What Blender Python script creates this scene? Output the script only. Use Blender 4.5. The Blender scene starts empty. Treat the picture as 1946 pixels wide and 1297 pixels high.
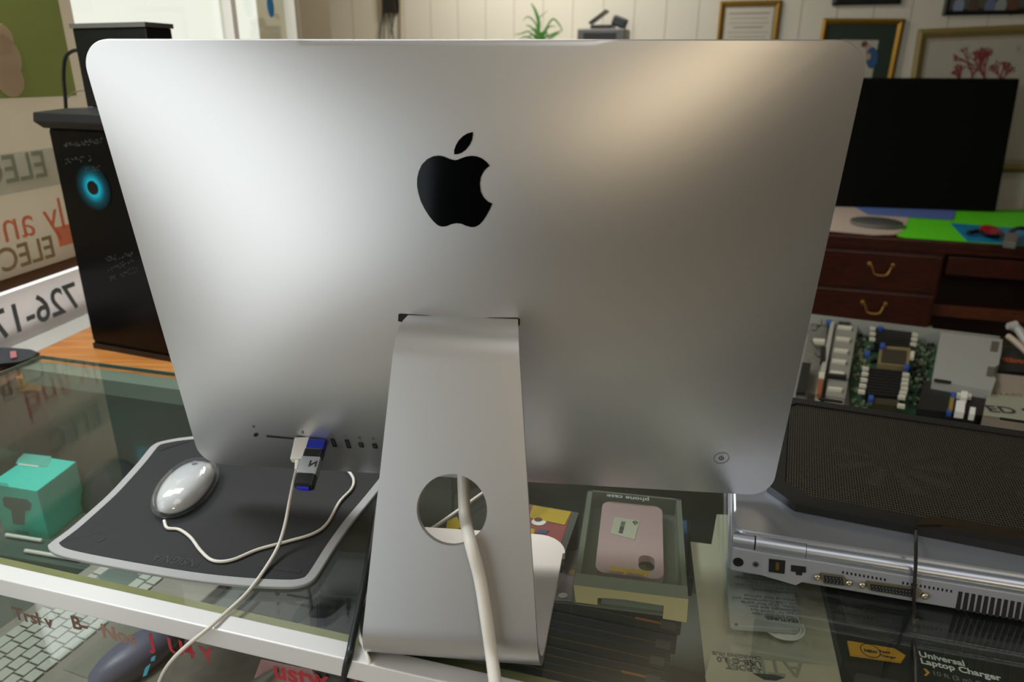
import bpy, bmesh, math, random
from mathutils import Vector, Matrix
from mathutils.geometry import delaunay_2d_cdt
C = bpy.context.scene.collection
S = bpy.context.scene
PI = math.pi
random.seed(7)

# ---------------------------------------------------------------- camera, world, light, exposure
PITCH, ROLL, FPX, CZ = 0.35654, 0.00549, 1362.9, 1.485
_c, _s = math.cos(ROLL), math.sin(ROLL)
_r = Vector((1, 0, 0)); _u = Vector((0, math.sin(PITCH), math.cos(PITCH))); CB = Vector((0, -math.cos(PITCH), math.sin(PITCH)))
CR = _c * _r + _s * _u
CU = -_s * _r + _c * _u
CAM = Vector((0, 0, CZ))
cd = bpy.data.cameras.new('camera'); cam = bpy.data.objects.new('camera', cd); C.objects.link(cam)
m3 = Matrix((CR, CU, CB)).transposed()
cam.matrix_world = Matrix.Translation(CAM) @ m3.to_4x4()
cd.sensor_width = 36; cd.lens = FPX * 36 / 1946
cd.clip_start = 0.02
cd.dof.use_dof = True; cd.dof.focus_distance = 0.72; cd.dof.aperture_fstop = 6.3
S.camera = cam

w = bpy.data.worlds.new('overcast_daylight'); S.world = w; w.use_nodes = True
bgn = w.node_tree.nodes['Background']
bgn.inputs[0].default_value = (1.0, 0.97, 0.92, 1); bgn.inputs[1].default_value = 1.2

S.view_settings.view_transform = 'Standard'; S.view_settings.look = 'None'
S.view_settings.gamma = 1; S.view_settings.use_curve_mapping = False
S.view_settings.exposure = 0.0
S.cycles.use_denoising = True
S.cycles.max_bounces = 10; S.cycles.transparent_max_bounces = 24
S.cycles.caustics_reflective = False; S.cycles.caustics_refractive = False
S.cycles.sample_clamp_indirect = 4

def area(name, loc, look, sx, sy, power, col):
    d = bpy.data.lights.new(name, 'AREA'); d.shape = 'RECTANGLE'; d.size = sx; d.size_y = sy
    d.energy = power; d.color = col
    o = bpy.data.objects.new(name, d); C.objects.link(o); o.location = loc
    v = Vector(look) - Vector(loc); o.rotation_euler = v.to_track_quat('-Z', 'Y').to_euler()
    return o
# daylight through the shop window panes beside and behind the camera (left wall)
area('window_daylight', (-1.23, 0.30, 1.15), (0.2, 0.15, 1.05), 1.5, 1.9, 3.2, (0.76, 0.93, 1.0))
area('window_daylight', (-1.50, -1.45, 1.25), (0.2, -0.6, 1.1), 1.9, 2.0, 8.5, (0.80, 0.93, 1.0))
area('window_daylight', (-1.04, 1.03, 2.15), (0.3, 1.5, 0.6), 0.55, 0.4, 24, (0.93, 0.97, 1.0))
area('shop_and_fill_light', (0.9, -0.35, 2.82), (0.9, -0.3, 0.0), 1.8, 1.2, 12, (1.0, 0.96, 0.90))  # added overhead fill, not a known fitting; lifts surfaces facing the camera
area('shop_and_fill_light', (-0.8, 1.35, 2.82), (-0.8, 1.36, 0.0), 1.4, 0.7, 13, (0.97, 0.98, 1.0))  # invented lamp over the counter, added to brighten the goods under the glass
# warm ceiling fitting further back in the shop, on the right behind the camera
area('shop_and_fill_light', (1.05, -3.6, 2.6), (0.3, 0.5, 1.3), 1.1, 0.45, 21, (1.0, 0.78, 0.50))
area('shop_and_fill_light', (0.0, 4.3, 2.80), (0.1, 4.4, 0.0), 1.2, 0.4, 38, (1.0, 0.94, 0.85))  # added unseen lamp that brightens the back wall in place of window light

# ---------------------------------------------------------------- geometry of sight: a pixel turned into a point on a named surface
def ray(px, py):
    return CR * ((px - 973) / FPX) + CU * (-(py - 648.5) / FPX) - CB
def G(px, py, z):
    d = ray(px, py); return CAM + d * ((z - CZ) / d.z)
def hit(px, py, p0, n):
    d = ray(px, py); return CAM + d * ((Vector(p0) - CAM).dot(n) / d.dot(n))
def GY(px, py, Y):
    d = ray(px, py); return CAM + d * (Y / d.y)

# ---------------------------------------------------------------- helpers
def lin(c):
    if isinstance(c, str):
        c = tuple(int(c[i:i+2], 16) / 255 for i in (0, 2, 4))
    return tuple(x / 12.92 if x <= 0.04045 else ((x + 0.055) / 1.055) ** 2.4 for x in c) + (1,)
MATS = {}
def mat(name, col, rough=0.5, metal=0.0, var=0.0, scale=40, bump=0.0, bscale=300, spec=None, coat=0, emit=None, es=1, alpha=None, trans=0):
    if name in MATS: return MATS[name]
    m = bpy.data.materials.new(name); m.use_nodes = True
    nt = m.node_tree; p = nt.nodes['Principled BSDF']
    p.inputs['Base Color'].default_value = lin(col); p.inputs['Roughness'].default_value = rough
    p.inputs['Metallic'].default_value = metal
    if spec is not None: p.inputs['Specular IOR Level'].default_value = spec
    if coat: p.inputs['Coat Weight'].default_value = coat; p.inputs['Coat Roughness'].default_value = 0.05
    if trans: p.inputs['Transmission Weight'].default_value = trans
    if emit: p.inputs['Emission Color'].default_value = lin(emit); p.inputs['Emission Strength'].default_value = es
    tc = nt.nodes.new('ShaderNodeTexCoord')
    if var:
        n = nt.nodes.new('ShaderNodeTexNoise'); n.inputs['Scale'].default_value = scale; n.inputs['Detail'].default_value = 4
        nt.links.new(tc.outputs['Object'], n.inputs['Vector'])
        r = nt.nodes.new('ShaderNodeMixRGB'); r.blend_type = 'MIX'
        c = lin(col); r.inputs[1].default_value = tuple(x * (1 - var) for x in c[:3]) + (1,); r.inputs[2].default_value = tuple(min(1, x * (1 + var)) for x in c[:3]) + (1,)
        nt.links.new(n.outputs['Fac'], r.inputs[0]); nt.links.new(r.outputs[0], p.inputs['Base Color'])
    if bump:
        n = nt.nodes.new('ShaderNodeTexNoise'); n.inputs['Scale'].default_value = bscale
        nt.links.new(tc.outputs['Object'], n.inputs['Vector'])
        b = nt.nodes.new('ShaderNodeBump'); b.inputs['Strength'].default_value = bump; b.inputs['Distance'].default_value = 0.0005
        nt.links.new(n.outputs['Fac'], b.inputs['Height']); nt.links.new(b.outputs[0], p.inputs['Normal'])
    MATS[name] = m; return m
def glassmat(name, tint, refl=1.0, rough=0.02, haze=0.0, hazecol='ffffff'):
    m = bpy.data.materials.new(name); m.use_nodes = True; nt = m.node_tree; nt.nodes.clear()
    o = nt.nodes.new('ShaderNodeOutputMaterial'); t = nt.nodes.new('ShaderNodeBsdfTransparent'); g = nt.nodes.new('ShaderNodeBsdfGlossy')
    t.inputs[0].default_value = lin(tint); g.inputs['Roughness'].default_value = rough; g.inputs[0].default_value = (1, 1, 1, 1)
    f = nt.nodes.new('ShaderNodeLayerWeight'); f.inputs[0].default_value = 0.5
    p5 = nt.nodes.new('ShaderNodeMath'); p5.operation = 'POWER'; p5.inputs[1].default_value = 4.5; nt.links.new(f.outputs['Facing'], p5.inputs[0])
    k = nt.nodes.new('ShaderNodeMath'); k.operation = 'MULTIPLY_ADD'; k.inputs[1].default_value = 0.9; k.inputs[2].default_value = 0.04 * refl; k.use_clamp = True
    nt.links.new(p5.outputs[0], k.inputs[0])
    mx = nt.nodes.new('ShaderNodeMixShader'); nt.links.new(k.outputs[0], mx.inputs[0]); nt.links.new(g.outputs[0], mx.inputs[2])
    if haze:
        d = nt.nodes.new('ShaderNodeBsdfDiffuse'); d.inputs[0].default_value = lin(hazecol)
        m2 = nt.nodes.new('ShaderNodeMixShader'); m2.inputs[0].default_value = haze
        nt.links.new(t.outputs[0], m2.inputs[1]); nt.links.new(d.outputs[0], m2.inputs[2]); nt.links.new(m2.outputs[0], mx.inputs[1])
    else: nt.links.new(t.outputs[0], mx.inputs[1])
    nt.links.new(mx.outputs[0], o.inputs[0]); MATS[name] = m; return m
def woodmat(name, c1, c2, scale=6, rough=0.35, rot=0.0):
    m = bpy.data.materials.new(name); m.use_nodes = True; nt = m.node_tree; p = nt.nodes['Principled BSDF']
    tc = nt.nodes.new('ShaderNodeTexCoord'); mp = nt.nodes.new('ShaderNodeMapping'); mp.inputs['Scale'].default_value = (1.0, 14, 14); mp.inputs['Rotation'].default_value = (0, 0, rot)
    n = nt.nodes.new('ShaderNodeTexNoise'); n.inputs['Scale'].default_value = scale; n.inputs['Detail'].default_value = 6; n.inputs['Distortion'].default_value = 0.6
    r = nt.nodes.new('ShaderNodeValToRGB'); r.color_ramp.elements[0].position = 0.3; r.color_ramp.elements[1].position = 0.72
    r.color_ramp.elements[0].color = lin(c1); r.color_ramp.elements[1].color = lin(c2)
    nt.links.new(tc.outputs['Object'], mp.inputs[0]); nt.links.new(mp.outputs[0], n.inputs['Vector']); nt.links.new(n.outputs['Fac'], r.inputs[0]); nt.links.new(r.outputs[0], p.inputs['Base Color'])
    p.inputs['Roughness'].default_value = rough; MATS[name] = m; return m

def smooth_path(pts, n=8):
    P = [Vector(p) for p in pts]
    if len(P) < 3: return P
    P = [2 * P[0] - P[1]] + P + [2 * P[-1] - P[-2]]
    out = []
    for i in range(1, len(P) - 2):
        a, b, c, d = P[i-1], P[i], P[i+1], P[i+2]
        for k in range(n):
            t = k / n
            out.append(0.5 * ((2 * b) + (c - a) * t + (2*a - 5*b + 4*c - d) * t*t + (3*b - a - 3*c + d) * t**3))
    out.append(P[-2]); return out
class MB:
    def __init__(s): s.bm = bmesh.new()
    def poly(s, vs):
        try: return s.bm.faces.new([s.bm.verts.new(v) for v in vs])
        except ValueError: return None
    def box(s, x0, x1, y0, y1, z0, z1, m=Matrix()):
        v = [s.bm.verts.new(m @ Vector(p)) for p in ((x0,y0,z0),(x1,y0,z0),(x1,y1,z0),(x0,y1,z0),(x0,y0,z1),(x1,y0,z1),(x1,y1,z1),(x0,y1,z1))]
        for f in ((3,2,1,0),(4,5,6,7),(0,1,5,4),(1,2,6,5),(2,3,7,6),(3,0,4,7)): s.bm.faces.new([v[i] for i in f])
        return s
    def prism(s, poly, z0, z1, m=Matrix()):
        a = [s.bm.verts.new(m @ Vector((x, y, z0))) for x, y in poly]; b = [s.bm.verts.new(m @ Vector((x, y, z1))) for x, y in poly]
        n = len(poly); s.bm.faces.new(a[::-1]); s.bm.faces.new(b)
        for i in range(n): s.bm.faces.new((a[i], a[(i+1) % n], b[(i+1) % n], b[i]))
        return s
    def slab(s, top, drop):      # closed solid from a 3-D polygon and an offset vector
        a = [s.bm.verts.new(p) for p in top]; b = [s.bm.verts.new(Vector(p) + Vector(drop)) for p in top]
        n = len(top); s.bm.faces.new(a); s.bm.faces.new(b[::-1])
        for i in range(n): s.bm.faces.new((a[(i+1) % n], a[i], b[i], b[(i+1) % n]))
        return s
    def rings(s, rings, cap=True):
        R = [[s.bm.verts.new(p) for p in r] for r in rings]; n = len(R[0])
        for a, b in zip(R[:-1], R[1:]):
            for i in range(n): s.bm.faces.new((a[i], a[(i+1) % n], b[(i+1) % n], b[i]))
        if cap: s.bm.faces.new(R[0][::-1]); s.bm.faces.new(R[-1])
        return s
    def tube(s, pts, r, seg=10, smooth=True, n=8):
        P = smooth_path(pts, n) if smooth else [Vector(p) for p in pts]
        rs = r if isinstance(r, (list, tuple)) else None
        up = Vector((0, 0, 1)); rings = []; prev = None
        for i, p in enumerate(P):
            t = (P[min(i+1, len(P)-1)] - P[max(i-1, 0)]).normalized()
            if prev is None:
                a = t.cross(up)
                if a.length < 0.1: a = t.cross(Vector((1, 0, 0)))
            else: a = prev - t * prev.dot(t)
            a.normalize(); prev = a; b = t.cross(a)
            rr = r if rs is None else rs[0] + (rs[1] - rs[0]) * i / (len(P) - 1)
            rings.append([p + a * (rr * math.cos(2*PI*k/seg)) + b * (rr * math.sin(2*PI*k/seg)) for k in range(seg)])
        return s.rings(rings)
    def cyl(s, p0, p1, r, seg=24): return s.tube([p0, p1], r, seg, False)
    def lathe(s, prof, m=Matrix(), seg=32):
        return s.rings([[m @ Vector((r * math.cos(2*PI*k/seg), r * math.sin(2*PI*k/seg), z)) for k in range(seg)] for r, z in prof])
    def build(s, name, material, parent=None, smooth=False, bevel=0, seg=2, angle=40):
        bmesh.ops.recalc_face_normals(s.bm, faces=s.bm.faces)
        vs = [v.co for v in s.bm.verts]
        if vs:
            loc = Vector(((min(v.x for v in vs) + max(v.x for v in vs)) / 2, (min(v.y for v in vs) + max(v.y for v in vs)) / 2, min(v.z for v in vs)))
        else: loc = Vector()
        for v in s.bm.verts: v.co -= loc
        me = bpy.data.meshes.new(name); s.bm.to_mesh(me); s.bm.free()
        if smooth:
            for p in me.polygons: p.use_smooth = True
        o = bpy.data.objects.new(name, me); C.objects.link(o); me.materials.append(material)
        o.location = loc
        if smooth and angle < 180:
            try: me.set_sharp_from_angle(angle=math.radians(angle))
            except Exception: pass
        if bevel:
            b = o.modifiers.new('edge', 'BEVEL'); b.width = bevel; b.segments = seg; b.limit_method = 'ANGLE'; b.angle_limit = math.radians(35)
        if parent: put(o, parent)
        return o
WORLD = {}
def wmat(o):
    m = Matrix.Translation(o.location) if o.rotation_euler[:] == (0, 0, 0) else Matrix.LocRotScale(o.location, o.rotation_euler, o.scale)
    if o.parent: m = wmat(o.parent) @ o.matrix_parent_inverse @ m
    return m
def put(o, parent):
    o.parent = parent; o.matrix_parent_inverse = wmat(parent).inverted()
def tag(o, label=None, cat=None, group=None, kind=None):
    if label: o['label'] = label
    if cat: o['category'] = cat
    if group: o['group'] = group
    if kind: o['kind'] = kind
    return o
def thing(name, loc, label, cat, group=None):
    o = bpy.data.objects.new(name, None); o.empty_display_size = 0.03; C.objects.link(o); o.location = loc
    return tag(o, label, cat, group)
def fr(origin, yaw=None, x=None, y=None, z=None):
    if x is None: x = Vector((math.cos(yaw), math.sin(yaw), 0)); y = Vector((-math.sin(yaw), math.cos(yaw), 0)); z = Vector((0, 0, 1))
    x, y, z = Vector(x), Vector(y), Vector(z)
    m = Matrix((x, y, z)).transposed().to_4x4(); m.translation = Vector(origin); return m
def text(body, origin, xd, yd, size, material, parent, name='lettering', ext=0.0001, align='LEFT', sx=1.0, spacing=1.0, bold=0.0):
    cu = bpy.data.curves.new(name, 'FONT'); cu.body = body; cu.size = size; cu.extrude = ext; cu.align_x = align; cu.space_character = spacing; cu.offset = bold
    cu.resolution_u = 3
    o = bpy.data.objects.new(name, cu); C.objects.link(o); cu.materials.append(material)
    xd = Vector(xd).normalized() * sx; yd = Vector(yd).normalized(); zd = xd.cross(yd).normalized()
    m = Matrix((xd, yd, zd)).transposed().to_4x4(); m.translation = Vector(origin)
    dg_ = bpy.context.evaluated_depsgraph_get(); me = bpy.data.meshes.new_from_object(o.evaluated_get(dg_)); me.name = name
    bpy.data.objects.remove(o); bpy.data.curves.remove(cu)
    o = bpy.data.objects.new(name, me); C.objects.link(o)
    if not me.materials: me.materials.append(material)
    for v in me.vertices: v.co = m.to_3x3() @ v.co
    o.location = m.translation; put(o, parent)
    return o
def rrect(x0, x1, y0, y1, r, n=6):
    out = []
    for cx_, cy_, a0 in ((x1 - r, y0 + r, -PI/2), (x1 - r, y1 - r, 0), (x0 + r, y1 - r, PI/2), (x0 + r, y0 + r, PI)):
        for k in range(n + 1):
            a = a0 + PI/2 * k / n; out.append((cx_ + r * math.cos(a), cy_ + r * math.sin(a)))
    return out

# ---------------------------------------------------------------- materials
ALU = mat('bead_blasted_aluminium', 'd2d2d2', 0.40, 0.97)
def _alu():
    nt = ALU.node_tree; p = nt.nodes['Principled BSDF']
    tc = nt.nodes.new('ShaderNodeTexCoord'); n = nt.nodes.new('ShaderNodeTexNoise'); n.inputs['Scale'].default_value = 1500; n.inputs['Detail'].default_value = 1
    b = nt.nodes.new('ShaderNodeBump'); b.inputs['Strength'].default_value = 0.06; b.inputs['Distance'].default_value = 0.0002
    nt.links.new(tc.outputs['Object'], n.inputs['Vector']); nt.links.new(n.outputs['Fac'], b.inputs['Height']); nt.links.new(b.outputs[0], p.inputs['Normal'])
_alu()
BLK = mat('gloss_black', '050707', 0.06)
DARK = mat('dark_port', '121416', 0.5)
WHT = mat('white_plastic', 'e6e4de', 0.35)
CABLE = mat('white_cable', 'dedad0', 0.42)
BCABLE = mat('black_cable', '14181b', 0.42)
WALLM = mat('cream_painted_panelling', 'c8c6ba', 0.7, var=0.03, scale=3)
GLASS = glassmat('counter_glass', 'fafdfb', 1.1, 0.015, 0.012, 'b8c8c0')
EDGE = mat('green_glass_edge', '5f7d6f', 0.2)
RAIL = mat('satin_aluminium_rail', 'dededd', 0.35, 0.15)
PAPER = mat('cream_card', 'cfc7a4', 0.8, var=0.06)
CLEAR = glassmat('clear_plastic', 'fcfdfc', 1.2, 0.05, 0.012, 'c8d0cc')
PRINT = mat('dark_print', '23282a', 0.7)
WPRINT = mat('white_print', 'd8dcda', 0.7)
SILVER = mat('silver_painted_plastic', 'aab2c0', 0.33, 0.75)
SILV2 = mat('matte_silver_plastic', 'a5a9b2', 0.5, 0.25)
NICKEL = mat('nickel_metal', 'cfc8b4', 0.25, 1.0)
BMETAL = mat('black_plastic', '101112', 0.42)

# ---------------------------------------------------------------- room
def structure(o): o['kind'] = 'structure'; return o
WD = Vector((0.1547, 0.988, 0)); WN = Vector((0.988, -0.1547, 0))       # window wall direction and its inward normal
WP = Vector((-1.053, 1.375, 0))
def LW(s_, n_, z_): return WP + WD * s_ + WN * n_ + Vector((0, 0, z_))
WM = Matrix((WD, -WN, Vector((0, 0, 1)))).transposed().to_4x4(); WM.translation = WP   # x along wall, y outwards
floorm = mat('worn_brown_floor_tile', 'a39c90', 0.6, var=0.12, scale=2)
_pl = [LW(-6.9, -0.05, 0), LW(1.87, -0.05, 0), Vector((-1.5, 5.72, 0)), Vector((5.0, 3.85, 0)), Vector((5.0, -5.05, 0))]
_pl = [(v.x, v.y) for v in _pl]
structure(MB().prism(_pl, -0.05, 0).build('floor', floorm))
structure(MB().prism(_pl, 2.85, 2.9).build('ceiling', mat('off_white_ceiling', 'bdb8aa', 0.9)))
# left wall: low wall, head, piers, with the window openings between
b = MB()
b.box(-7.2, -3.1, -0.01, 0.12, 0, 0.94, WM); b.box(-3.1, -1.0, -0.01, 0.12, 0, 0.2, WM); b.box(-1.0, 1.87, -0.01, 0.12, 0, 0.94, WM); b.box(-7.2, 1.87, -0.01, 0.12, 2.45, 2.85, WM)
b.box(1.58, 1.87, -0.01, 0.16, 0.9, 2.5, WM); b.box(-1.0, -0.72, -0.01, 0.12, 0.9, 2.5, WM); b.box(-7.2, -3.1, -0.01, 0.12, 0.9, 2.5, WM)
structure(b.build('wall_left', mat('beige_wall_left', 'a89c84', 0.8, var=0.04, scale=4)))
BY = lambda x: 5.25 - 0.3 * x
BA = math.atan(-0.3)
BMx = fr((0, 5.25, 0), BA)
b = MB(); b.box(-1.52, 5.2, 0, 0.1, 0, 2.85, BMx)
wb = structure(b.build('wall_back', WALLM))
g = MB()
for k in range(-7, 26): g.box(k * 0.2, k * 0.2 + 0.004, -0.0015, 0.001, 0.1, 2.85, BMx)
structure(g.build('trim_1', mat('panel_groove', 'a39d8b', 0.8)))
structure(MB().box(4.9, 5.0, -5, 5, 0, 2.85).build('wall_right', mat('tan_wall_right', '4e4334', 0.8, var=0.04, scale=4)))
structure(MB().box(-3.5, 5, -5.1, -5.0, 0, 2.85).build('wall_rear', mat('dark_wall_rear', '3a3129', 0.8, var=0.05, scale=4)))
_a = LW(1.87, -0.02, 0); _b = Vector((-1.46, 5.72, 0)); _n = Vector((-0.1, -0.03, 0))
structure(MB().prism([(v.x, v.y) for v in (_a, _b, _b + _n, _a + _n)], 0, 2.85).build('wall_side', mat('beige_wall_side', 'b5ab96', 0.8)))
# sill
structure(MB().box(-0.98, 1.9, -0.085, 0.0, 0.925, 0.95, WM).build('trim_2', mat('grey_sill', 'b9b6ae', 0.25), bevel=0.003))
# visible window: frame, pane
fm = mat('bronze_window_frame', '5a4029', 0.5)
def wl(px, py, n_=0.0):
    p = hit(px, py, WP + WN * n_, WN); v = p - WP; return v.dot(WD), v.z
ZB0, ZB1 = wl(60, 541, 0.01)[1] + 0.001, wl(0, 534, 0.003)[1]
wf = MB()
wf.box(-0.7, 1.58, 0.0, 0.05, 0.95, 0.985, WM); wf.box(-0.7, 1.58, 0.0, 0.05, ZB0, ZB1, WM); wf.box(-0.7, 1.58, 0.0, 0.05, 2.40, 2.45, WM)
wf.box(-0.72, -0.68, 0.0, 0.05, 0.95, 2.45, WM)
win = structure(wf.build('window_1', fm, bevel=0.002))
sash = MB().box(1.1, 1.13, 0.0, 0.04, ZB1, 2.40, WM).box(1.56, 1.6, 0.0, 0.04, ZB1, 2.4, WM).build('mullion', mat('white_window_sash', 'e8e6de', 0.4), win)
MB().box(-0.69, 1.58, 0.03, 0.034, ZB1, 2.40, WM).build('window_pane', glassmat('window_glass', 'f2f5f0', 1.0, 0.02), win)
structure(MB().box(-3.1, -3.05, 0, 0.05, 0.2, 2.45, WM).box(-1.05, -1.0, 0, 0.05, 0.2, 2.45, WM).box(-3.1, -1.0, 0, 0.05, 0.2, 0.25, WM).box(-3.1, -1.0, 0, 0.05, 2.4, 2.45, WM).build('window_2', fm, bevel=0.002))

# printed film on the window, its lettering seen from behind
def film_mat(name, col, tr=0.5):
    m = bpy.data.materials.new(name); m.use_nodes = True; nt = m.node_tree; nt.nodes.clear()
    o = nt.nodes.new('ShaderNodeOutputMaterial'); a = nt.nodes.new('ShaderNodeBsdfTranslucent'); d = nt.nodes.new('ShaderNodeBsdfDiffuse'); mx = nt.nodes.new('ShaderNodeMixShader')
    n = nt.nodes.new('ShaderNodeTexNoise'); n.inputs['Scale'].default_value = 5
    r = nt.nodes.new('ShaderNodeMixRGB'); c = lin(col); r.inputs[1].default_value = tuple(x * 0.86 for x in c[:3]) + (1,); r.inputs[2].default_value = tuple(min(1, x * 1.12) for x in c[:3]) + (1,)
    tc = nt.nodes.new('ShaderNodeTexCoord'); nt.links.new(tc.outputs['Object'], n.inputs['Vector']); nt.links.new(n.outputs['Fac'], r.inputs[0])
    nt.links.new(r.outputs[0], a.inputs[0]); nt.links.new(r.outputs[0], d.inputs[0]); mx.inputs[0].default_value = tr
    nt.links.new(d.outputs[0], mx.inputs[1]); nt.links.new(a.outputs[0], mx.inputs[2]); nt.links.new(mx.outputs[0], o.inputs[0]); MATS[name] = m; return m
def wl(px, py, n_=0.0):
    p = hit(px, py, WP + WN * n_, WN); v = p - WP; return v.dot(WD), v.z
FB = wl(150, 100)[0]
film = thing('window_film', LW(0, 0.022, 1.15), 'beige and green printed window film seen from behind, left of the black tower', 'window film')
def sheet(s0, s1, n_, z0, z1, name, m_, par): b = MB(); b.poly([LW(s0, n_, z0), LW(s1, n_, z0), LW(s1, n_, z1), LW(s0, n_, z1)]); return b.build(name, m_, par)
sheet(-0.68, FB, 0.003, ZB1, 2.4, 'film_sheet', film_mat('beige_film', 'b0a08e', 0.72), film)
g_lo = wl(60, 185)[1]
sheet(-0.68, FB - 0.04, 0.0055, g_lo, 2.2, 'green_band', film_mat('green_film', '90a062', 0.75), film)
zb0, zb1 = wl(60, 360)[1], wl(60, 285)[1]
sheet(-0.68, FB - 0.02, 0.0055, zb0, zb1, 'grey_band', film_mat('greyblue_film', 'ccd0c4', 0.6), film)
def wtext(s, px0, py0, px1, size, m, par, n_=0.006, **k):
    s0, z0 = wl(px0, py0, n_); 
    return text(s, LW(s0, n_, z0), -WD, (0, 0, 1), size, m, par, **k)
ftx = film_mat('brown_film_print', 'bfb294', 0.72)
fgr = film_mat('grey_film_print', 'bcc0b0', 0.7)
fob = film_mat('orange_film_print', 'e8ab90', 0.68)
wtext('ELEC', 94, 334, 0, 0.078, fgr, film, 0.009, bold=0.001)
wtext('ELECTR', 108, 486, 0, 0.068, ftx, film, 0.009, bold=0.001)
wtext('ly and', 128, 430, 0, 0.095, fob, film, 0.009)
b = MB(); 
for (px, py, r) in ((5, 110, .045), (18, 150, .035), (2, 75, .03)):
    s0, z0 = wl(px, py, 0.008)
    b.lathe([(r, -0.0005), (r, 0.0005)], Matrix.Translation(LW(s0, 0.009, z0)) @ Matrix((WD, Vector((0, 0, 1)), WN)).transposed().to_4x4(), 24)
b.build('print_spot', film_mat('beige_film_print', 'e0cdb0', 0.7), film)
pk = MB(); s0, z0 = wl(112, 470, 0.006); s1, z1 = wl(150, 420, 0.006); pk.box(s0, s1, -0.0085, -0.007, z0, z1, WM); pk.build('orange_panel', film_mat('orange_film', 'efb294', 0.65), film)
dec = MB(); s0, z0 = wl(514, 12, 0.01)
dec.lathe([(0.035, -0.001), (0.035, 0.001)], Matrix.Translation(LW(s0, 0.01, z0)) @ Matrix((WD * 0.7, Vector((0, 0, 1)), WN)).transposed().to_4x4(), 24)
tag(dec.build('window_sticker', film_mat('blue_decal', '5f9cc4', 0.5)), 'small blue sticker on the bright window above the silver computer', 'sticker')
# phone-number banner standing at the foot of the window
zt = wl(60, 541, 0.01)[1]
ban = thing('phone_number_banner', LW(0, 0.012, 0.951), 'white banner with a mirrored phone number at the foot of the window', 'banner')
bs0 = wl(0, 610, 0.01)[0] - 0.25
sheet(bs0, 0.62, 0.013, 0.951, zt, 'banner_sheet', film_mat('white_banner', 'fdfdfd', 0.55), ban)
bd = mat('dark_grey_print', '4c5356', 0.7)
bx = wl(152, 580, 0.016)
text('726-17', LW(bx[0], 0.0165, 0.951 + (zt - 0.951) * 0.22), -WD, (0, 0, 1), (zt - 0.951) * 0.80, bd, ban, bold=0.0012)

# wooden ledge in front of the window
CA = math.radians(-15.5); CM = fr((0, 0, 0), CA)
_l = [LW(-0.14, 0.0855, 0), CM @ Vector((-1.165, 0.955, 0)), CM @ Vector((-0.42, 0.955, 0)), Vector((-0.15, 2.0, 0)), LW(1.9, 0.0855, 0)]
led = MB().prism([(v.x, v.y) for v in _l], 0.92, 0.95)
lo = thing('window_ledge', LW(0.2, 0.3, 0.0), 'orange-brown wooden ledge below the window under the black tower', 'ledge')
led.build('ledge_board', woodmat('honey_wood', 'a8642a', 'd2924e', 5, 0.35, 0.15), lo, bevel=0.003)
_c0 = sum(_l, Vector()) / 5
MB().prism([((v * 0.96 + _c0 * 0.04).x, (v * 0.96 + _c0 * 0.04).y) for v in _l], 0.0, 0.92).build('ledge_base', mat('brown_base', '5b4230', 0.6), lo)

# ---------------------------------------------------------------- black tower computer on the ledge
tw = G(178, 662, 0.95); TM = fr(tw, math.radians(-21))
t = thing('computer_tower', tw, 'black tower computer with a blue-lit fan standing on the wooden ledge', 'computer')
TH = 0.437
MB().box(0, 0.40, 0.004, 0.21, 0.012, TH, TM).build('tower_case', mat('tower_black', '060707', 0.5, spec=0.25), t, bevel=0.002)
lidp = MB()
lidp.rings([[TM @ Vector(p) for p in q] for q in (
    [(-0.004, -0.004, TH), (0.404, -0.004, TH), (0.404, 0.214, TH), (-0.004, 0.214, TH)],
    [(-0.014, -0.014, TH + 0.012), (0.414, -0.014, TH + 0.012), (0.414, 0.224, TH + 0.012), (-0.014, 0.224, TH + 0.012)],
    [(-0.012, -0.012, TH + 0.028), (0.412, -0.012, TH + 0.028), (0.412, 0.222, TH + 0.028), (-0.012, 0.222, TH + 0.028)],
    [(0.02, 0.03, TH + 0.034), (0.38, 0.03, TH + 0.034), (0.38, 0.2, TH + 0.034), (0.02, 0.2, TH + 0.034)])])
lidp.build('tower_lid', mat('tower_lid_grey', '1c1c1e', 0.45), t, bevel=0.0015)
MB().box(0.006, 0.394, -0.001, 0.003, 0.02, TH - 0.004, TM).build('side_glass', mat('tower_smoked_glass', '030404', 0.25, spec=0.2), t)
MB().box(0.0, 0.4, 0.0, 0.02, 0.0, 0.012, TM).box(0.0, 0.4, 0.18, 0.2, 0.0, 0.012, TM).build('tower_foot', BMETAL, t)
def onT(px, py): v = TM.inverted() @ hit(px, py, TM @ Vector((0, -0.001, 0)), TM.to_3x3() @ Vector((0, 1, 0))); return v
fc = onT(178, 357)
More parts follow.
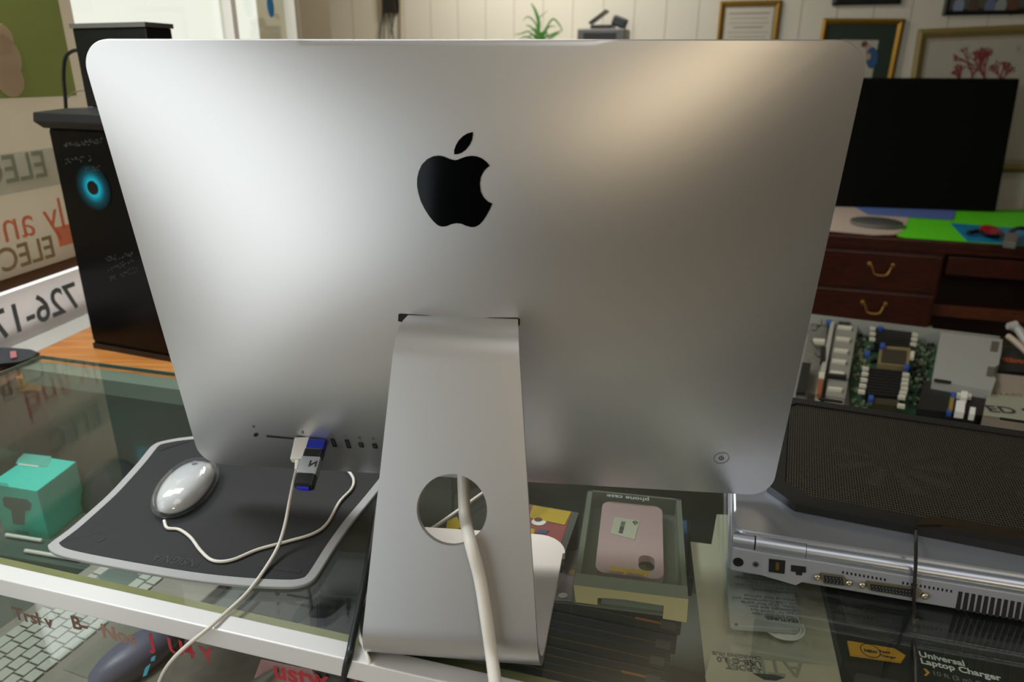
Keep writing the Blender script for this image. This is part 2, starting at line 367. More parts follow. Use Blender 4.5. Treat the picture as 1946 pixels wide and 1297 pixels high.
def glow_mat():
    m = bpy.data.materials.new('fan_led_glow'); m.use_nodes = True; nt = m.node_tree; p = nt.nodes['Principled BSDF']
    p.inputs['Base Color'].default_value = (0.0, 0.0015, 0.0015, 1); p.inputs['Roughness'].default_value = 0.25; p.inputs['Specular IOR Level'].default_value = 0.2
    tc = nt.nodes.new('ShaderNodeTexCoord'); ln = nt.nodes.new('ShaderNodeVectorMath'); ln.operation = 'LENGTH'
    sp = nt.nodes.new('ShaderNodeVectorMath'); sp.operation = 'SUBTRACT'; sp.inputs[1].default_value = (0, 0, 0.043)
    nt.links.new(tc.outputs['Object'], sp.inputs[0]); nt.links.new(sp.outputs[0], ln.inputs[0])
    r = nt.nodes.new('ShaderNodeValToRGB'); cr = r.color_ramp
    cr.elements[0].position = 0.0; cr.elements[0].color = (0, 0, 0, 1)
    for pos, v in ((0.010, 0.0), (0.014, 0.42), (0.019, 0.22), (0.028, 0.05), (0.042, 0.0)):
        e = cr.elements.new(pos); e.color = (v * 0.02, v * 0.75, v, 1)
    nt.links.new(ln.outputs['Value'], r.inputs[0]); nt.links.new(r.outputs[0], p.inputs['Emission Color']); p.inputs['Emission Strength'].default_value = 1.3
    return m
FMx = TM @ Matrix.Translation((fc.x, -0.0012, fc.z)) @ Matrix.Rotation(PI/2, 4, 'X')
fan = MB().lathe([(0.043, 0.0), (0.043, 0.0008)], FMx, 40).build('fan', glow_mat(), t)
MB().lathe([(0.0125, 0.0012), (0.0125, 0.003)], FMx, 24).build('fan_hub', BLK, fan)
vm = mat('mesh_speck', '3a3a34', 0.5)
vt = MB()
for (px0, py0, px1, py1, n) in ((122, 278, 195, 268, 60), (125, 308, 180, 300, 26), (200, 495, 252, 482, 30), (206, 512, 258, 496, 24), (208, 530, 262, 512, 24), (160, 325, 195, 318, 18)):
    for k in range(n):
        f = random.random(); px = px0 + (px1 - px0) * f; py = py0 + (py1 - py0) * f + random.uniform(-5, 5); v = onT(px, py)
        vt.box(v.x, v.x + 0.0025, -0.0022, -0.001, v.z, v.z + 0.0018, TM)
vt.build('vent_mesh', vm, t)['kind'] = 'stuff'

# small black cabinet standing on the tower, with a cable loop
bx0 = TM @ Vector((0.075, 0.09, TH + 0.034)); 
sd = thing('speaker_box', bx0, 'small black box standing on top of the tower computer with a grey top rim', 'speaker')
p_tl = hit(137, 54, bx0, TM.to_3x3() @ Vector((0, 1, 0))); vtl = TM.inverted() @ p_tl; vtr = TM.inverted() @ hit(276, 50, bx0, TM.to_3x3() @ Vector((0, 1, 0)))
MB().box(vtl.x, vtr.x, 0.09, 0.15, TH + 0.034, vtl.z, TM).build('cabinet', mat('box_black', '0b0c0e', 0.4), sd, bevel=0.002)
MB().box(vtl.x - 0.003, vtr.x + 0.003, 0.087, 0.153, vtl.z, vtl.z + 0.008, TM).build('top_rim', mat('rim_grey', '55524e', 0.4), sd)
hb = lambda px, py, y=0.13: hit(px, py, TM @ Vector((0, y, 0)), TM.to_3x3() @ Vector((0, 1, 0)))
tag(MB().tube([hb(152, 95), hb(136, 98), hb(124, 112), hb(121, 145), hb(124, 185), hb(126, 222)], 0.0035, 8).build('loop_cable', BCABLE, smooth=True), 'black cable looping down onto the tower lid beside the window', 'cable')
tag(MB().tube([hb(128, 186), hb(140, 176), hb(158, 172), hb(172, 176)], 0.0012, 6).build('thin_wire', mat('grey_wire', '6a6258', 0.5), smooth=True), 'thin grey wire branching off the black cable loop', 'wire')

# ---------------------------------------------------------------- glass display counter
CA = math.radians(-15.5); CM = fr((0, 0, 0), CA)        # a to the right along the rail, b away from the camera
RF, RB, AL, AR = 0.438, 0.940, -1.15, 1.05
ct = thing('display_counter', CM @ Vector((0, 0.69, 0)), 'glass-topped display counter with a pale metal front rail', 'counter')
MB().box(AL, AR, RF + 0.004, RB, 0.9935, 0.9995, CM).build('glass_top', GLASS, ct)
MB().box(AL, AR, RB, RB + 0.0015, 0.993, 0.9998, CM).box(AL - 0.0015, AL, RF + 0.02, RB, 0.993, 0.9998, CM).build('glass_edge', EDGE, ct)
rl = MB().box(AL - 0.02, AR, RF, RF + 0.0195, 0.978, 1.0, CM).build('front_rail', RAIL, ct, bevel=0.0012)
MB().box(AL, AR, RF + 0.0195, RF + 0.034, 0.990, 0.9932, CM).build('seal_strip', mat('olive_foam_tape', '8f8b5c', 0.8, var=0.25, scale=30), ct)
MB().box(AL, AR, 0.895, 0.93, 0.965, 0.993, CM).build('back_rail', mat('grey_green_frame', '8d9a8c', 0.3, 0.2), ct)
MB().box(AL, AR, 0.445, 0.93, 0.735, 0.75, CM).build('shelf', mat('grey_shelf', '6f716a', 0.55, var=0.1, scale=8), ct)
MB().box(AL, AR, 0.925, 0.935, 0.75, 0.965, CM).build('back_panel', mat('back_panel_grey', '6b6c62', 0.5, var=0.08, scale=5), ct)
MB().box(AL, AL + 0.006, 0.455, 0.93, 0.75, 0.993, CM).build('end_glass', GLASS, ct)
MB().box(AL, AR, RF + 0.006, RF + 0.010, 0.75, 0.978, CM).build('front_glass', glassmat('front_glass', 'eef2ee', 0.8, 0.02), ct)
MB().box(AL, AR, 0.45, 0.92, 0.05, 0.735, CM).build('counter_base', mat('counter_base_grey', '8a8a86', 0.6), ct)
for aa in (AL + 0.004, AR - 0.02):
    if aa > 0: MB().box(aa, aa + 0.016, 0.905, 0.925, 0.0, 0.965, CM).build('post', RAIL, ct)
    MB().box(aa, aa + 0.016, RF + 0.012, RF + 0.028, 0.0, 0.978, CM).build('post', RAIL, ct)
# painted words on the front pane just under the rail
def fg(px, py): return hit(px, py, CM @ Vector((0, RF + 0.005, 0)), CM.to_3x3() @ Vector((0, 1, 0)))
XA = CM.to_3x3() @ Vector((1, 0, 0)); ZU = Vector((0, 0, 1))
RED = mat('red_paint', 'a8202c', 0.6); BRN = mat('brown_paint', '6b4a38', 0.6); FBR = mat('faded_brown_paint', '94705e', 0.6)
for s_, px, py, sz, m_ in (('Trsl v', 28, 1172, .022, BRN), ('B-', 138, 1190, .023, BRN), ('Nos', 195, 1207, .024, FBR), ('J  U', 286, 1228, .027, RED), ('4 Y', 352, 1243, .024, RED), ('usty', 520, 1284, .03, RED), ('Y', 601, 1302, .022, RED), ('J', 672, 1312, .024, RED)):
    p = fg(px, py + 4); text(s_, p, XA, ZU, sz, m_, ct, name='painted_lettering', bold=0.0006)

# ---------------------------------------------------------------- silver all-in-one computer seen from behind
IO = Vector((-0.0405, 0.7055, 1.0552)); IX = Vector((0.99524, -0.09750, 0)); NH = Vector((-0.0975, -0.99524, 0)); TILT = 0.16464
IY = Vector((0, 0, 1)) * math.cos(TILT) + NH * math.sin(TILT); IN = IX.cross(IY)
HW, HH, BUL = 0.3255, 0.4618, 0.0535
def bulge(x, y):
    rx = min(1, abs(x) / HW); ry = min(1, abs(y - HH/2) / (HH/2))
    return BUL * (1 - rx ** 2.1) * (1 - ry ** 2.0)
def IP(x, y, off=0.0, flat=None):
    return IO + IX * x + IY * y + IN * ((bulge(x, y) if flat is None else flat) + off)
def IS(px, py):          # pixel to chassis-surface coordinates
    d = ray(px, py); h = 0.03
    for _ in range(30):
        p0 = IO + IN * h; t_ = (p0 - CAM).dot(IN) / d.dot(IN); p = CAM + d * t_ - IO; x, y = p.dot(IX), p.dot(IY); h = h * 0.4 + bulge(x, y) * 0.6
    return x, y
im = thing('desktop_computer', IO + NH * 0.1 - Vector((0, 0, IO.z - 1.0)), 'silver all-in-one desktop computer seen from behind on the glass counter', 'computer')
# shell: rings of a rounded rectangle, heights from the dome
def ringpts(sc, r0=0.026, n=10):
    hw, hh = HW * sc, HH / 2 * sc; r = r0 * sc; out = []
    for cx_, cy_, a0 in ((hw - r, -hh + r, -PI/2), (hw - r, hh - r, 0), (-hw + r, hh - r, PI/2), (-hw + r, -hh + r, PI)):
        for k in range(n + 1):
            a = a0 + PI/2 * k / n; out.append((cx_ + r * math.cos(a), cy_ + r * math.sin(a)))
        # straight stretch
        nx = {-PI/2: (hw, 1), 0: (0, 0)}.get(a0)
    return out
def dens(P, step=0.02):
    out = []
    for i, a in enumerate(P):
        b_ = P[(i+1) % len(P)]; L = math.dist(a, b_); k = max(1, int(L / step))
        for j in range(k): out.append((a[0] + (b_[0]-a[0]) * j / k, a[1] + (b_[1]-a[1]) * j / k))
    return out
base = dens(ringpts(1.0))
b = MB(); R = []
R.append([IO + IX * x * 0.992 + IY * (y * 0.99 + HH/2) - IN * 0.0052 for x, y in base])
R.append([IO + IX * x + IY * (y + HH/2) - IN * 0.0045 for x, y in base])
R.append([IO + IX * x + IY * (y + HH/2) - IN * 0.0012 for x, y in base])
R.append([IO + IX * x * 0.9988 + IY * (y * 0.9985 + HH/2) for x, y in base])
N_ = 46
for k in range(1, N_):
    sc = 0.9988 * (1 - (k / N_)) ** 0.9
    R.append([IP(x * sc, y * sc + HH/2) for x, y in base])
b.rings(R)
b.build('rear_shell', ALU, im, smooth=True, angle=50)
MB().slab([IO + IX * x * 0.985 + IY * (y * 0.985 + HH/2) - IN * 0.0054 for x, y in dens(ringpts(1.0), 0.5)], -IN * 0.0012).build('screen', BLK, im)
def decal(poly_px, name, m_, off=0.0004, parent=None, px=True, step=0.006, thick=0.0006, coords=None):
    P = [IS(*p) for p in poly_px] if px else poly_px
    xs = [p[0] for p in P]; ys = [p[1] for p in P]
    pts = list(P); n = len(P)
    def inside(x, y):
        c = False; j = n - 1
        for i in range(n):
            if (P[i][1] > y) != (P[j][1] > y) and x < (P[j][0]-P[i][0]) * (y-P[i][1]) / (P[j][1]-P[i][1]) + P[i][0]: c = not c
            j = i
        return c
    x = min(xs) + step / 2
    while x < max(xs):
        y = min(ys) + step / 2
        while y < max(ys):
            if inside(x, y) and min(math.dist((x, y), q) for q in P) > step * 0.3: pts.append((x, y))
            y += step
        x += step
    r = delaunay_2d_cdt([Vector(p) for p in pts], [], [list(range(n))], 1, 1e-7)
    b = MB(); top = [b.bm.verts.new(IP(v.x, v.y, off)) for v in r[0]]
    for f in r[2]:
        try: b.bm.faces.new([top[i] for i in f])
        except ValueError: pass
    o = b.build(name, m_, parent or im, smooth=True, angle=180)
    so = o.modifiers.new('thickness', 'SOLIDIFY'); so.thickness = thick; so.offset = -1
    es_ = o.modifiers.new('crisp_rim', 'EDGE_SPLIT'); es_.split_angle = math.radians(40)
    return o
def zpx(L, ox, oy, sc): return [(ox + x / sc, oy + y / sc) for x, y in L]
def smooth2(P, n=3):
    Q = [Vector((x, y, 0)) for x, y in P]; L = len(Q); out = []
    for i in range(L):
        a, b_, c, d = Q[i-1], Q[i], Q[(i+1) % L], Q[(i+2) % L]
        for k in range(n):
            t_ = k / n; v = 0.5 * ((2*b_) + (c-a)*t_ + (2*a-5*b_+4*c-d)*t_*t_ + (3*b_-a-3*c+d)*t_**3); out.append((v.x, v.y))
    return out
body = [(668,456),(610,440),(560,418),(510,408),(450,416),(390,445),(335,500),(303,570),(287,640),(286,720),(300,800),(325,880),(365,960),(410,1030),(455,1085),(490,1118),(520,1133),(550,1138),(590,1133),(640,1113),(690,1103),(740,1108),(790,1130),(840,1143),(880,1141),(920,1122),(960,1080),(1000,1020),(1030,965),(1057,903),(1010,880),(970,840),(940,780),(930,700),(940,630),(970,570),(1000,538),(1032,514),(1000,475),(950,437),(900,417),(850,411),(790,418),(740,436),(700,452)]
leaf = [(858,166),(859,200),(850,250),(825,300),(785,350),(740,382),(700,395),(666,396),(667,350),(685,300),(715,250),(755,210),(800,182)]
LOGO = mat('polished_black_logo', '040606', 0.10)
lg = decal(zpx(body, 740, 220, 5.404), 'logo', LOGO, 0.0003)
decal(zpx(leaf, 740, 220, 5.404), 'logo_leaf', LOGO, 0.0003, lg)
decal([(757.5,597.5),(760,596.5),(984,604.5),(988,607),(988,617),(985,620),(975,620),(765,612),(757,610)], 'hinge_slot', mat('slot_black', '020202', 0.7), 0.0003)
# ports
PD = mat('port_black', '15181a', 0.5); PS = mat('port_metal', '8f9496', 0.3, 0.9)
def circ(px, py, rx, ry=None, n=16): return [(px + rx * math.cos(2*PI*k/n), py + (ry or rx) * math.sin(2*PI*k/n)) for k in range(n)]
decal(circ(486.5, 826.5, 4, 3.2), 'audio_port', PD)
decal([(507,827.5),(558,832.5),(558.5,834.5),(507,830.2)], 'card_slot', PD)
for px, py in ((633, 841), (660, 843.5)):
    o = decal([(px-5, py-8), (px+2, py-7.5), (px+8, py+8), (px+0, py+7.5)], 'usb_port', PD)
    decal([(px-0.5, py-5), (px+1.8, py-4.8), (px+5.6, py+4.5), (px+3.2, py+4.3)], 'usb_tongue', PS, 0.0009, o)
for px, py in ((686, 845.5), (712, 847.5)):
    o = decal([(px-5, py-4), (px+3, py-4), (px+6, py+4.5), (px-2, py+4)], 'thunderbolt_port', PD)
    decal([(px-1, py-1.5), (px+2, py-1.5), (px+3, py+1), (px, py+1)], 'port_tongue', PS, 0.0009, o)
ICON = mat('port_icon_grey', '6a6d6c', 0.6)
for px, py in ((482, 811), (575, 822), (629, 828.5), (655, 830), (682, 832), (709, 834)):
    decal([(px-2.2, py-2.2), (px+1.5, py-1.8), (px+2.2, py+2), (px-1, py+1.6)], 'port_icon', ICON, 0.0003)
# power button
bxy = IS(1371, 871)
def ringdecal(cx_, cy_, r0, r1, name, m_, par, a0=0, a1=2*PI, off=0.0004, n=40):
    b = MB(); inn = []; out = []
    for k in range(n + 1):
        a = a0 + (a1 - a0) * k / n
        inn.append(b.bm.verts.new(IP(cx_ + r0 * math.cos(a), cy_ + r0 * math.sin(a), off))); out.append(b.bm.verts.new(IP(cx_ + r1 * math.cos(a), cy_ + r1 * math.sin(a), off)))
    for k in range(n): b.bm.faces.new((inn[k], out[k], out[k+1], inn[k+1]))
    o = b.build(name, m_, par, smooth=True, angle=180); so = o.modifiers.new('thickness', 'SOLIDIFY'); so.thickness = 0.0004; so.offset = -1
    return o
pb = ringdecal(bxy[0], bxy[1], 0.0078, 0.0080, 'power_button', mat('button_gap', '5d5b50', 0.5, 0.6), im)
ringdecal(bxy[0], bxy[1], 0.0021, 0.0026, 'power_symbol', mat('dark_symbol', '2a2a26', 0.6), pb, PI/2 + 0.6, PI/2 + 2*PI - 0.6)
decal([(bxy[0]-0.0003, bxy[1]), (bxy[0]+0.0003, bxy[1]), (bxy[0]+0.0003, bxy[1]+0.0032), (bxy[0]-0.0003, bxy[1]+0.0032)], 'power_symbol', MATS['dark_symbol'], 0.0004, pb, px=False)

# stand: one bent plate with a round cable hole
TH_N = math.radians(22); RB_ = 0.030; SO = IO - Vector((0, 0, IO.z - 1.0))      # point under chassis edge on the glass
dc = 0.1975
def arc(cx_, cz_, r, a0, a1, n): return [(cx_ + r * math.cos(a0 + (a1-a0)*k/n), cz_ + r * math.sin(a0 + (a1-a0)*k/n)) for k in range(n + 1)]
tp = (dc + RB_ * math.cos(TH_N), RB_ + 0.0005 + RB_ * math.sin(TH_N))
zt_ = 0.258; td = tp[0] - (zt_ - tp[1]) * math.tan(TH_N)
prof = [(0.062, 0.2735 - 0.0005)]
RT = 0.034
tc_ = (td - RT * math.cos(TH_N), zt_ - RT * math.sin(TH_N))
prof = [(0.05, tc_[1] + RT), (0.075, tc_[1] + RT)] + arc(tc_[0], tc_[1], RT, PI/2, TH_N, 10)
nk0 = len(prof) - 1
prof += [tuple(Vector(prof[-1]).lerp(Vector(tp), k / 14)) for k in range(1, 14)] + arc(dc, RB_ + 0.0005, RB_, TH_N, -PI/2, 16) + [(0.15, 0.0005), (0.10, 0.0005), (0.06, 0.0005), (0.030, 0.0005)]
cum = [0]
for a, b_ in zip(prof[:-1], prof[1:]): cum.append(cum[-1] + math.dist(a, b_))
SL = cum[-1]
def pat(s_):
    s_ = max(0, min(SL, s_))
    for i in range(len(cum) - 1):
        if s_ <= cum[i+1] + 1e-9:
            t_ = (s_ - cum[i]) / (cum[i+1] - cum[i]); a, b_ = Vector(prof[i]), Vector(prof[i+1]); p = a.lerp(b_, t_)
            return p
def pnorm(s_):
    e = 0.002; a, b_ = pat(s_ - e), pat(s_ + e); d = (b_ - a).normalized(); return Vector((-d.y, d.x))   # toward the outside
def SP(x, s_, off=0.0):
    p = pat(s_); n = pnorm(s_); q = p + n * off
    return SO + IX * x + NH * q.x + Vector((0, 0, q.y))
s_slot = cum[1]; s_b = cum[nk0 + 14 + 8]
def hwid(s_): 
    if s_ < s_b: return 0.0487 + (0.0768 - 0.0487) * max(0, (s_ - s_slot)) / (s_b - s_slot)
    return 0.0768 + (0.0930 - 0.0768) * (s_ - s_b) / (SL - s_b)
def scx(s_): return 0.0045 + 0.0070 * min(1, max(0, (s_ - s_slot) / (s_b - s_slot)))
# hole position on the neck plane
pn0, pn1 = Vector(prof[nk0]), Vector(tp); dn = (pn1 - pn0).normalized()
P0 = SO + NH * pn0.x + Vector((0, 0, pn0.y)); DN = NH * dn.x + Vector((0, 0, dn.y)); NN = IX.cross(-DN) if IX.cross(-DN).dot(NH) > 0 else -IX.cross(-DN)
def NKH(px, py):
    p = hit(px, py, P0, NN); return (p - P0).dot(IX), cum[nk0] + (p - P0).dot(DN)
hx, hs = NKH(858.5, 969.5)
hr = 0.5 * ((NKH(925.5, 970)[0] - NKH(791.5, 970)[0]))
TK = 0.0075
sv = [i * SL / 90 for i in range(91)]
right = [(scx(s_) + hwid(s_), s_) for s_ in sv if s_ < SL - 0.03]; rc = 0.03
hwE = hwid(SL); cE = scx(SL)
corner_r = [(cE + hwE - rc + rc * math.cos(a), SL - rc + rc * math.sin(a)) for a in [PI/2 * k / 8 for k in range(9)]]
corner_l = [(2 * cE - x, y) for x, y in corner_r][::-1]
left = [(scx(s_) - hwid(s_), s_) for s_ in reversed(sv) if s_ < SL - 0.03]
outl = right + corner_r + corner_l + left
hole = [(hx + hr * math.cos(2*PI*k/48), hs - hr * math.sin(2*PI*k/48)) for k in range(48)]
pts = [Vector(p) for p in outl] + [Vector(p) for p in hole]
for s_ in sv[1:-1]:
    for fx in (-0.8, -0.6, -0.4, -0.2, 0, 0.2, 0.4, 0.6, 0.8):
        x = scx(s_) + fx * hwid(s_)
        if math.dist((x, s_), (hx, hs)) > hr + 0.003 and s_ < SL - 0.004: pts.append(Vector((x, s_)))
no, nh_ = len(outl), len(hole)
r = delaunay_2d_cdt(pts, [], [list(range(no)), [no + k for k in range(nh_)][::-1]], 2, 1e-7)
b = MB(); V2 = r[0]
To = [b.bm.verts.new(SP(v.x, v.y, 0)) for v in V2]; Ti = [b.bm.verts.new(SP(v.x, v.y, -TK)) for v in V2]
from collections import Counter
ec = Counter(); faces = []
for f in r[2]:
    c = sum((V2[i] for i in f), Vector((0, 0))) / len(f)
    if math.dist(c, (hx, hs)) < hr * 0.97: continue
    faces.append(f)
    for i in range(len(f)): ec[tuple(sorted((f[i], f[(i+1) % len(f)])))] += 1
for f in faces:
    b.bm.faces.new([To[i] for i in f]); b.bm.faces.new([Ti[i] for i in f][::-1])
for (i, j), n in ec.items():
    if n == 1: b.bm.faces.new((To[i], To[j], Ti[j], Ti[i]))
b.build('stand', ALU, im, smooth=True, angle=38)
def NP(px, py, off=0.0):      # on the neck's outer face
    p = hit(px, py, P0 + NN * off, NN); return p
def DP(px, py, d):            # on an upright plane d in front of the chassis foot line
    return hit(px, py, SO + NH * d, NH)

# ---------------------------------------------------------------- cables and plugs at the computer
pc = thing('power_cable', DP(937, 1297, 0.26), 'thick white power cable coming through the round hole of the stand', 'cable')
MB().tube([DP(866, 800, 0.075), DP(878, 880, 0.12), DP(881, 930, 0.145), DP(884, 985, 0.168), NP(895, 1035, 0.008), NP(912, 1100, 0.010), NP(925, 1180, 0.012), DP(934, 1245, 0.240), DP(943, 1310, 0.262), DP(948, 1350, 0.268)], 0.0054, 14).build('power_cable_sheath', CABLE, pc, smooth=True)
# dongle
def orient_box(p0, p1, side, hw0, hh0, name, m_, parent, f0=0.0, f1=1.0, bev=0.001, gx=0, gy=0, r=None):
    p0, p1 = Vector(p0), Vector(p1); d = (p1 - p0); a = p0 + d * f0; c = p0 + d * f1; dz = (c - a).normalized()
    sx = (Vector(side) - dz * Vector(side).dot(dz)).normalized(); sy = dz.cross(sx)
    M_ = Matrix((sx, sy, dz)).transposed().to_4x4(); M_.translation = a
    if r: return MB().prism(rrect(-hw0 + gx, hw0 + gx, -hh0 + gy, hh0 + gy, r), 0, (c - a).length, M_).build(name, m_, parent, smooth=True, angle=40)
    return MB().box(-hw0 + gx, hw0 + gx, -hh0 + gy, hh0 + gy, 0, (c - a).length, M_).build(name, m_, parent, bevel=bev)
sx_, sy_ = IS(605, 838); a0 = IP(sx_, sy_, 0.0005)
d0 = (a0 - SO).dot(NH)
a1 = DP(576, 931, d0 + 0.052)
dg = thing('usb_receiver', a1, 'black and silver usb dongle with blue ends plugged into the back', 'usb stick')
BLU = mat('blue_plastic', '1c2fae', 0.35)
side = IX
orient_box(a0, a1, side, 0.0098, 0.0050, 'blue_collar', BLU, dg, 0.0, 0.22, 0.0012)
orient_box(a0, a1, side, 0.0102, 0.0060, 'dongle_body', mat('dongle_black', '121314', 0.25), dg, 0.2, 0.97, 0.0022)
lb = orient_box(a0, a1, side, 0.0106, 0.0064, 'silver_label', mat('silver_sticker', 'a9adb0', 0.35, 0.6), dg, 0.38, 0.74, 0.0016)
orient_box(a0, a1, side, 0.0068, 0.0035, 'blue_tip', mat('blue_tip', '2b2ac4', 0.3), dg, 0.95, 1.0, 0.001)
dzv = (a1 - a0).normalized(); sxv = (IX - dzv * IX.dot(dzv)).normalized(); syv = dzv.cross(sxv)
if syv.dot(CAM - a1) < 0: syv = -syv
text('Z', a0 + (a1 - a0) * 0.60 + syv * 0.0066 + sxv * 0.001, dzv * -1, sxv, 0.011, PRINT, dg, bold=0.0004)
# white usb plug and its cable
sx_, sy_ = IS(576, 834); q0 = IP(sx_, sy_, 0.0005); dd = (q0 - SO).dot(NH); q1 = DP(567, 876, dd + 0.024); q2 = DP(563.5, 893, dd + 0.031)
uc = thing('usb_cable', q1, 'thin white usb cable plugged into the silver computer and crossing the metal rail', 'cable')
orient_box(q0, q1, IX, 0.0082, 0.0042, 'usb_plug', WHT, uc, 0, 1, 0.0012)
MB().tube([q1, q2], [0.0036, 0.0022], 12, False).build('strain_relief', WHT, uc, smooth=True)
MB().tube([q2, G(558, 915, 1.062), G(550, 955, 1.045), G(541, 1000, 1.028), G(528, 1040, 1.014), G(505, 1080, 1.0075), G(470, 1127, 1.0045), G(430, 1165, 1.0030), G(396, 1195, 1.0028), G(362, 1222, 0.992), G(330, 1252, 0.965), G(310, 1280, 0.935), G(296, 1315, 0.90)], 0.0019, 10).build('cable_sheath', CABLE, uc, smooth=True)
tag(MB().tube([G(716, 955, 1.006), G(708, 1010, 1.006), G(698, 1075, 1.006), G(686, 1140, 1.006), G(672, 1205, 1.006), G(664, 1245, 1.004), G(657, 1275, 0.985), G(652, 1320, 0.95)], 0.0036, 12).build('braided_cable', BCABLE, smooth=True), 'black cable hanging over the rail left of the computer stand', 'cable')
tag(MB().tube([G(704, 1125, 1.003), G(690, 1145, 1.003), G(681, 1175, 1.003), G(682, 1205, 1.003), G(693, 1232, 1.0035), G(703, 1262, 0.999), G(708, 1285, 0.98), G(710, 1325, 0.95)], 0.0021, 10).build('white_cable', CABLE, smooth=True), 'short thin white cable curling out behind the computer stand at the rail', 'cable')

# ---------------------------------------------------------------- mouse mat
MZ = 1.0035
outp = [(91,1040),(96,1031),(130,1006),(165,976),(205,940),(240,903),(264,876),(280,856),(290,846),(310,838),(365,829.5),(470,824),(600,828),(700,835),(745,842),(765,856),(757,880),(735,912),(705,950),(672,990),(640,1035),(618,1070),(604,1092),(590,1106),(565,1114),(530,1115.5),(460,1112),(380,1104),(300,1092),(210,1076),(140,1062),(104,1052)]
PO = [G(x, y, MZ) for x, y in outp]
PO = [Vector((v[0], v[1], 0)) for v in [(p[0], p[1]) for p in smooth2([(p.x, p.y) for p in PO], 3)]]
cen = sum(PO, Vector()) / len(PO)
def inset(P, d):
    out = []; n = len(P)
    for i in range(n):
        t_ = (P[(i+1) % n] - P[i-1]).normalized(); nn = Vector((-t_.y, t_.x, 0))
        if nn.dot(cen - P[i]) < 0: nn = -nn
        out.append(P[i] + nn * d)
    return out
mp_ = thing('mouse_pad', Vector((cen.x, cen.y, 1.0)), 'black mouse mat with a grey rim lying on the glass left of the stand', 'mouse pad')
def zs(P, z): return [Vector((p.x, p.y, z)) for p in P]
def fan(mb, P, z):
    c0 = mb.bm.verts.new((cen.x, cen.y, z)); V = [mb.bm.verts.new((p.x, p.y, z)) for p in P]
    for i in range(len(V)): mb.bm.faces.new((V[i], V[(i+1) % len(V)], c0))
b = MB(); b.rings([zs(PO, 1.0002), zs(PO, 1.0028), zs(inset(PO, 0.0008), 1.0035), zs(inset(PO, 0.0112), 1.0037)][:3], cap=False); b.rings([zs([cen + (p - cen) * 0.9999 for p in inset(PO, 0.0008)], 1.0035), zs([cen + (p - cen) * 0.90 for p in PO], 1.0037)], cap=False); b.build('pad_rim', mat('grey_rubber_rim', 'a3a4a4', 0.55), mp_)
PI_ = [p for p in inset(PO, 0.0105) if min((p - q).length for q in PO) > 0.0100]
b = MB(); b.rings([zs(PI_, 1.0008), zs(PI_, 1.0040)], cap=False); fan(b, PI_, 1.0040); fan(b, PI_, 1.0008); bmesh.ops.remove_doubles(b.bm, verts=b.bm.verts, dist=1e-6); b.build('pad_surface', mat('black_mat', '1b1d1d', 0.75, var=0.12, scale=30, bump=0.15, bscale=900), mp_)
EMB = mat('embossed_mat', '2e3231', 0.6); SLT = mat('slit_black', '0c0d0d', 0.6)
p0 = G(385, 1066, 1.0043); p1 = G(292, 1052, 1.0043); xd = (p1 - p0).normalized(); yd = Vector((xd.y, -xd.x, 0)); yd = yd if yd.y < 0 else -yd
text('INSIGNIA', p0, xd, yd, 0.0165, EMB, mp_, name='embossed_lettering', sx=(p1 - p0).length / 0.0735)
def strip(pa, pb, wd, z, name, m_, par):
    d = (pb - pa).normalized(); n_ = Vector((-d.y, d.x, 0)) * wd / 2
    q = [pa - n_, pb - n_, pb + n_, pa + n_]; return MB().slab([Vector((v.x, v.y, z)) for v in q], (0, 0, -0.0004)).build(name, m_, par)
strip(G(302, 858, MZ), G(362, 838, MZ), 0.006, 1.0043, 'slit', SLT, mp_)
strip(G(186, 1032, MZ), G(200, 1024, MZ), 0.004, 1.0043, 'slit', SLT, mp_)
strip(G(495, 1076, MZ), G(572, 1088, MZ), 0.006, 1.0043, 'slit', SLT, mp_)

# clear-shelled mouse
ma, mb_ = G(392, 877, 1.012), G(312, 985, 1.012); mc = (ma + mb_) / 2; my = (ma - mb_); mL = my.length / 2; my.normalize(); mx_ = Vector((my.y, -my.x, 0))
mo = thing('computer_mouse', Vector((mc.x, mc.y, 1.0042)), 'white corded mouse in a clear shell lying on the black mat', 'mouse')
MM = Matrix((mx_, Vector((my.x, my.y, 0)).normalized(), Vector((0, 0, 1)))).transposed().to_4x4(); MM.translation = Vector((mc.x, mc.y, 1.0042))
def pebble(mbx, L, W, H, z0, m_, seg=40, rr=12):
    rings = []
    prof_ = [(0.86, 0.0), (0.97, 0.10), (1.0, 0.24), (0.985, 0.40), (0.93, 0.58), (0.83, 0.74), (0.68, 0.87), (0.48, 0.95), (0.25, 0.99), (0.03, 1.0)]
    for f, h in prof_:
        r_ = []
        for k in range(seg):
            a = 2*PI*k/seg; c, s_ = math.cos(a), math.sin(a)
            x = W * f * math.copysign(abs(c) ** 0.86, c); y = L * f * math.copysign(abs(s_) ** 0.9, s_)
            r_.append(m_ @ Vector((x, y, z0 + H * h * (1 - 0.10 * (y / L)))))
        rings.append(r_)
    return mbx.rings(rings)
mshell = bpy.data.materials.new('clear_acrylic'); mshell.use_nodes = True; pp_ = mshell.node_tree.nodes['Principled BSDF']; pp_.inputs['Roughness'].default_value = 0.02; pp_.inputs['Transmission Weight'].default_value = 1; pp_.inputs['IOR'].default_value = 1.3; pp_.inputs['Base Color'].default_value = (0.97, 0.98, 1, 1)
mL2 = 0.0605; mW = 0.0315
pebble(MB(), mL2, mW, 0.030, 0.001, MM).build('clear_shell', glassmat('mouse_clear_shell', 'eef2f4', 2.2, 0.03, 0.06, 'ffffff'), mo, smooth=True, angle=60)
pebble(MB(), mL2 * 0.87, mW * 0.83, 0.0255, 0.002, MM).build('white_core', mat('white_mouse_core', 'f2f0ee', 0.22, coat=0.5), mo, smooth=True, angle=60)
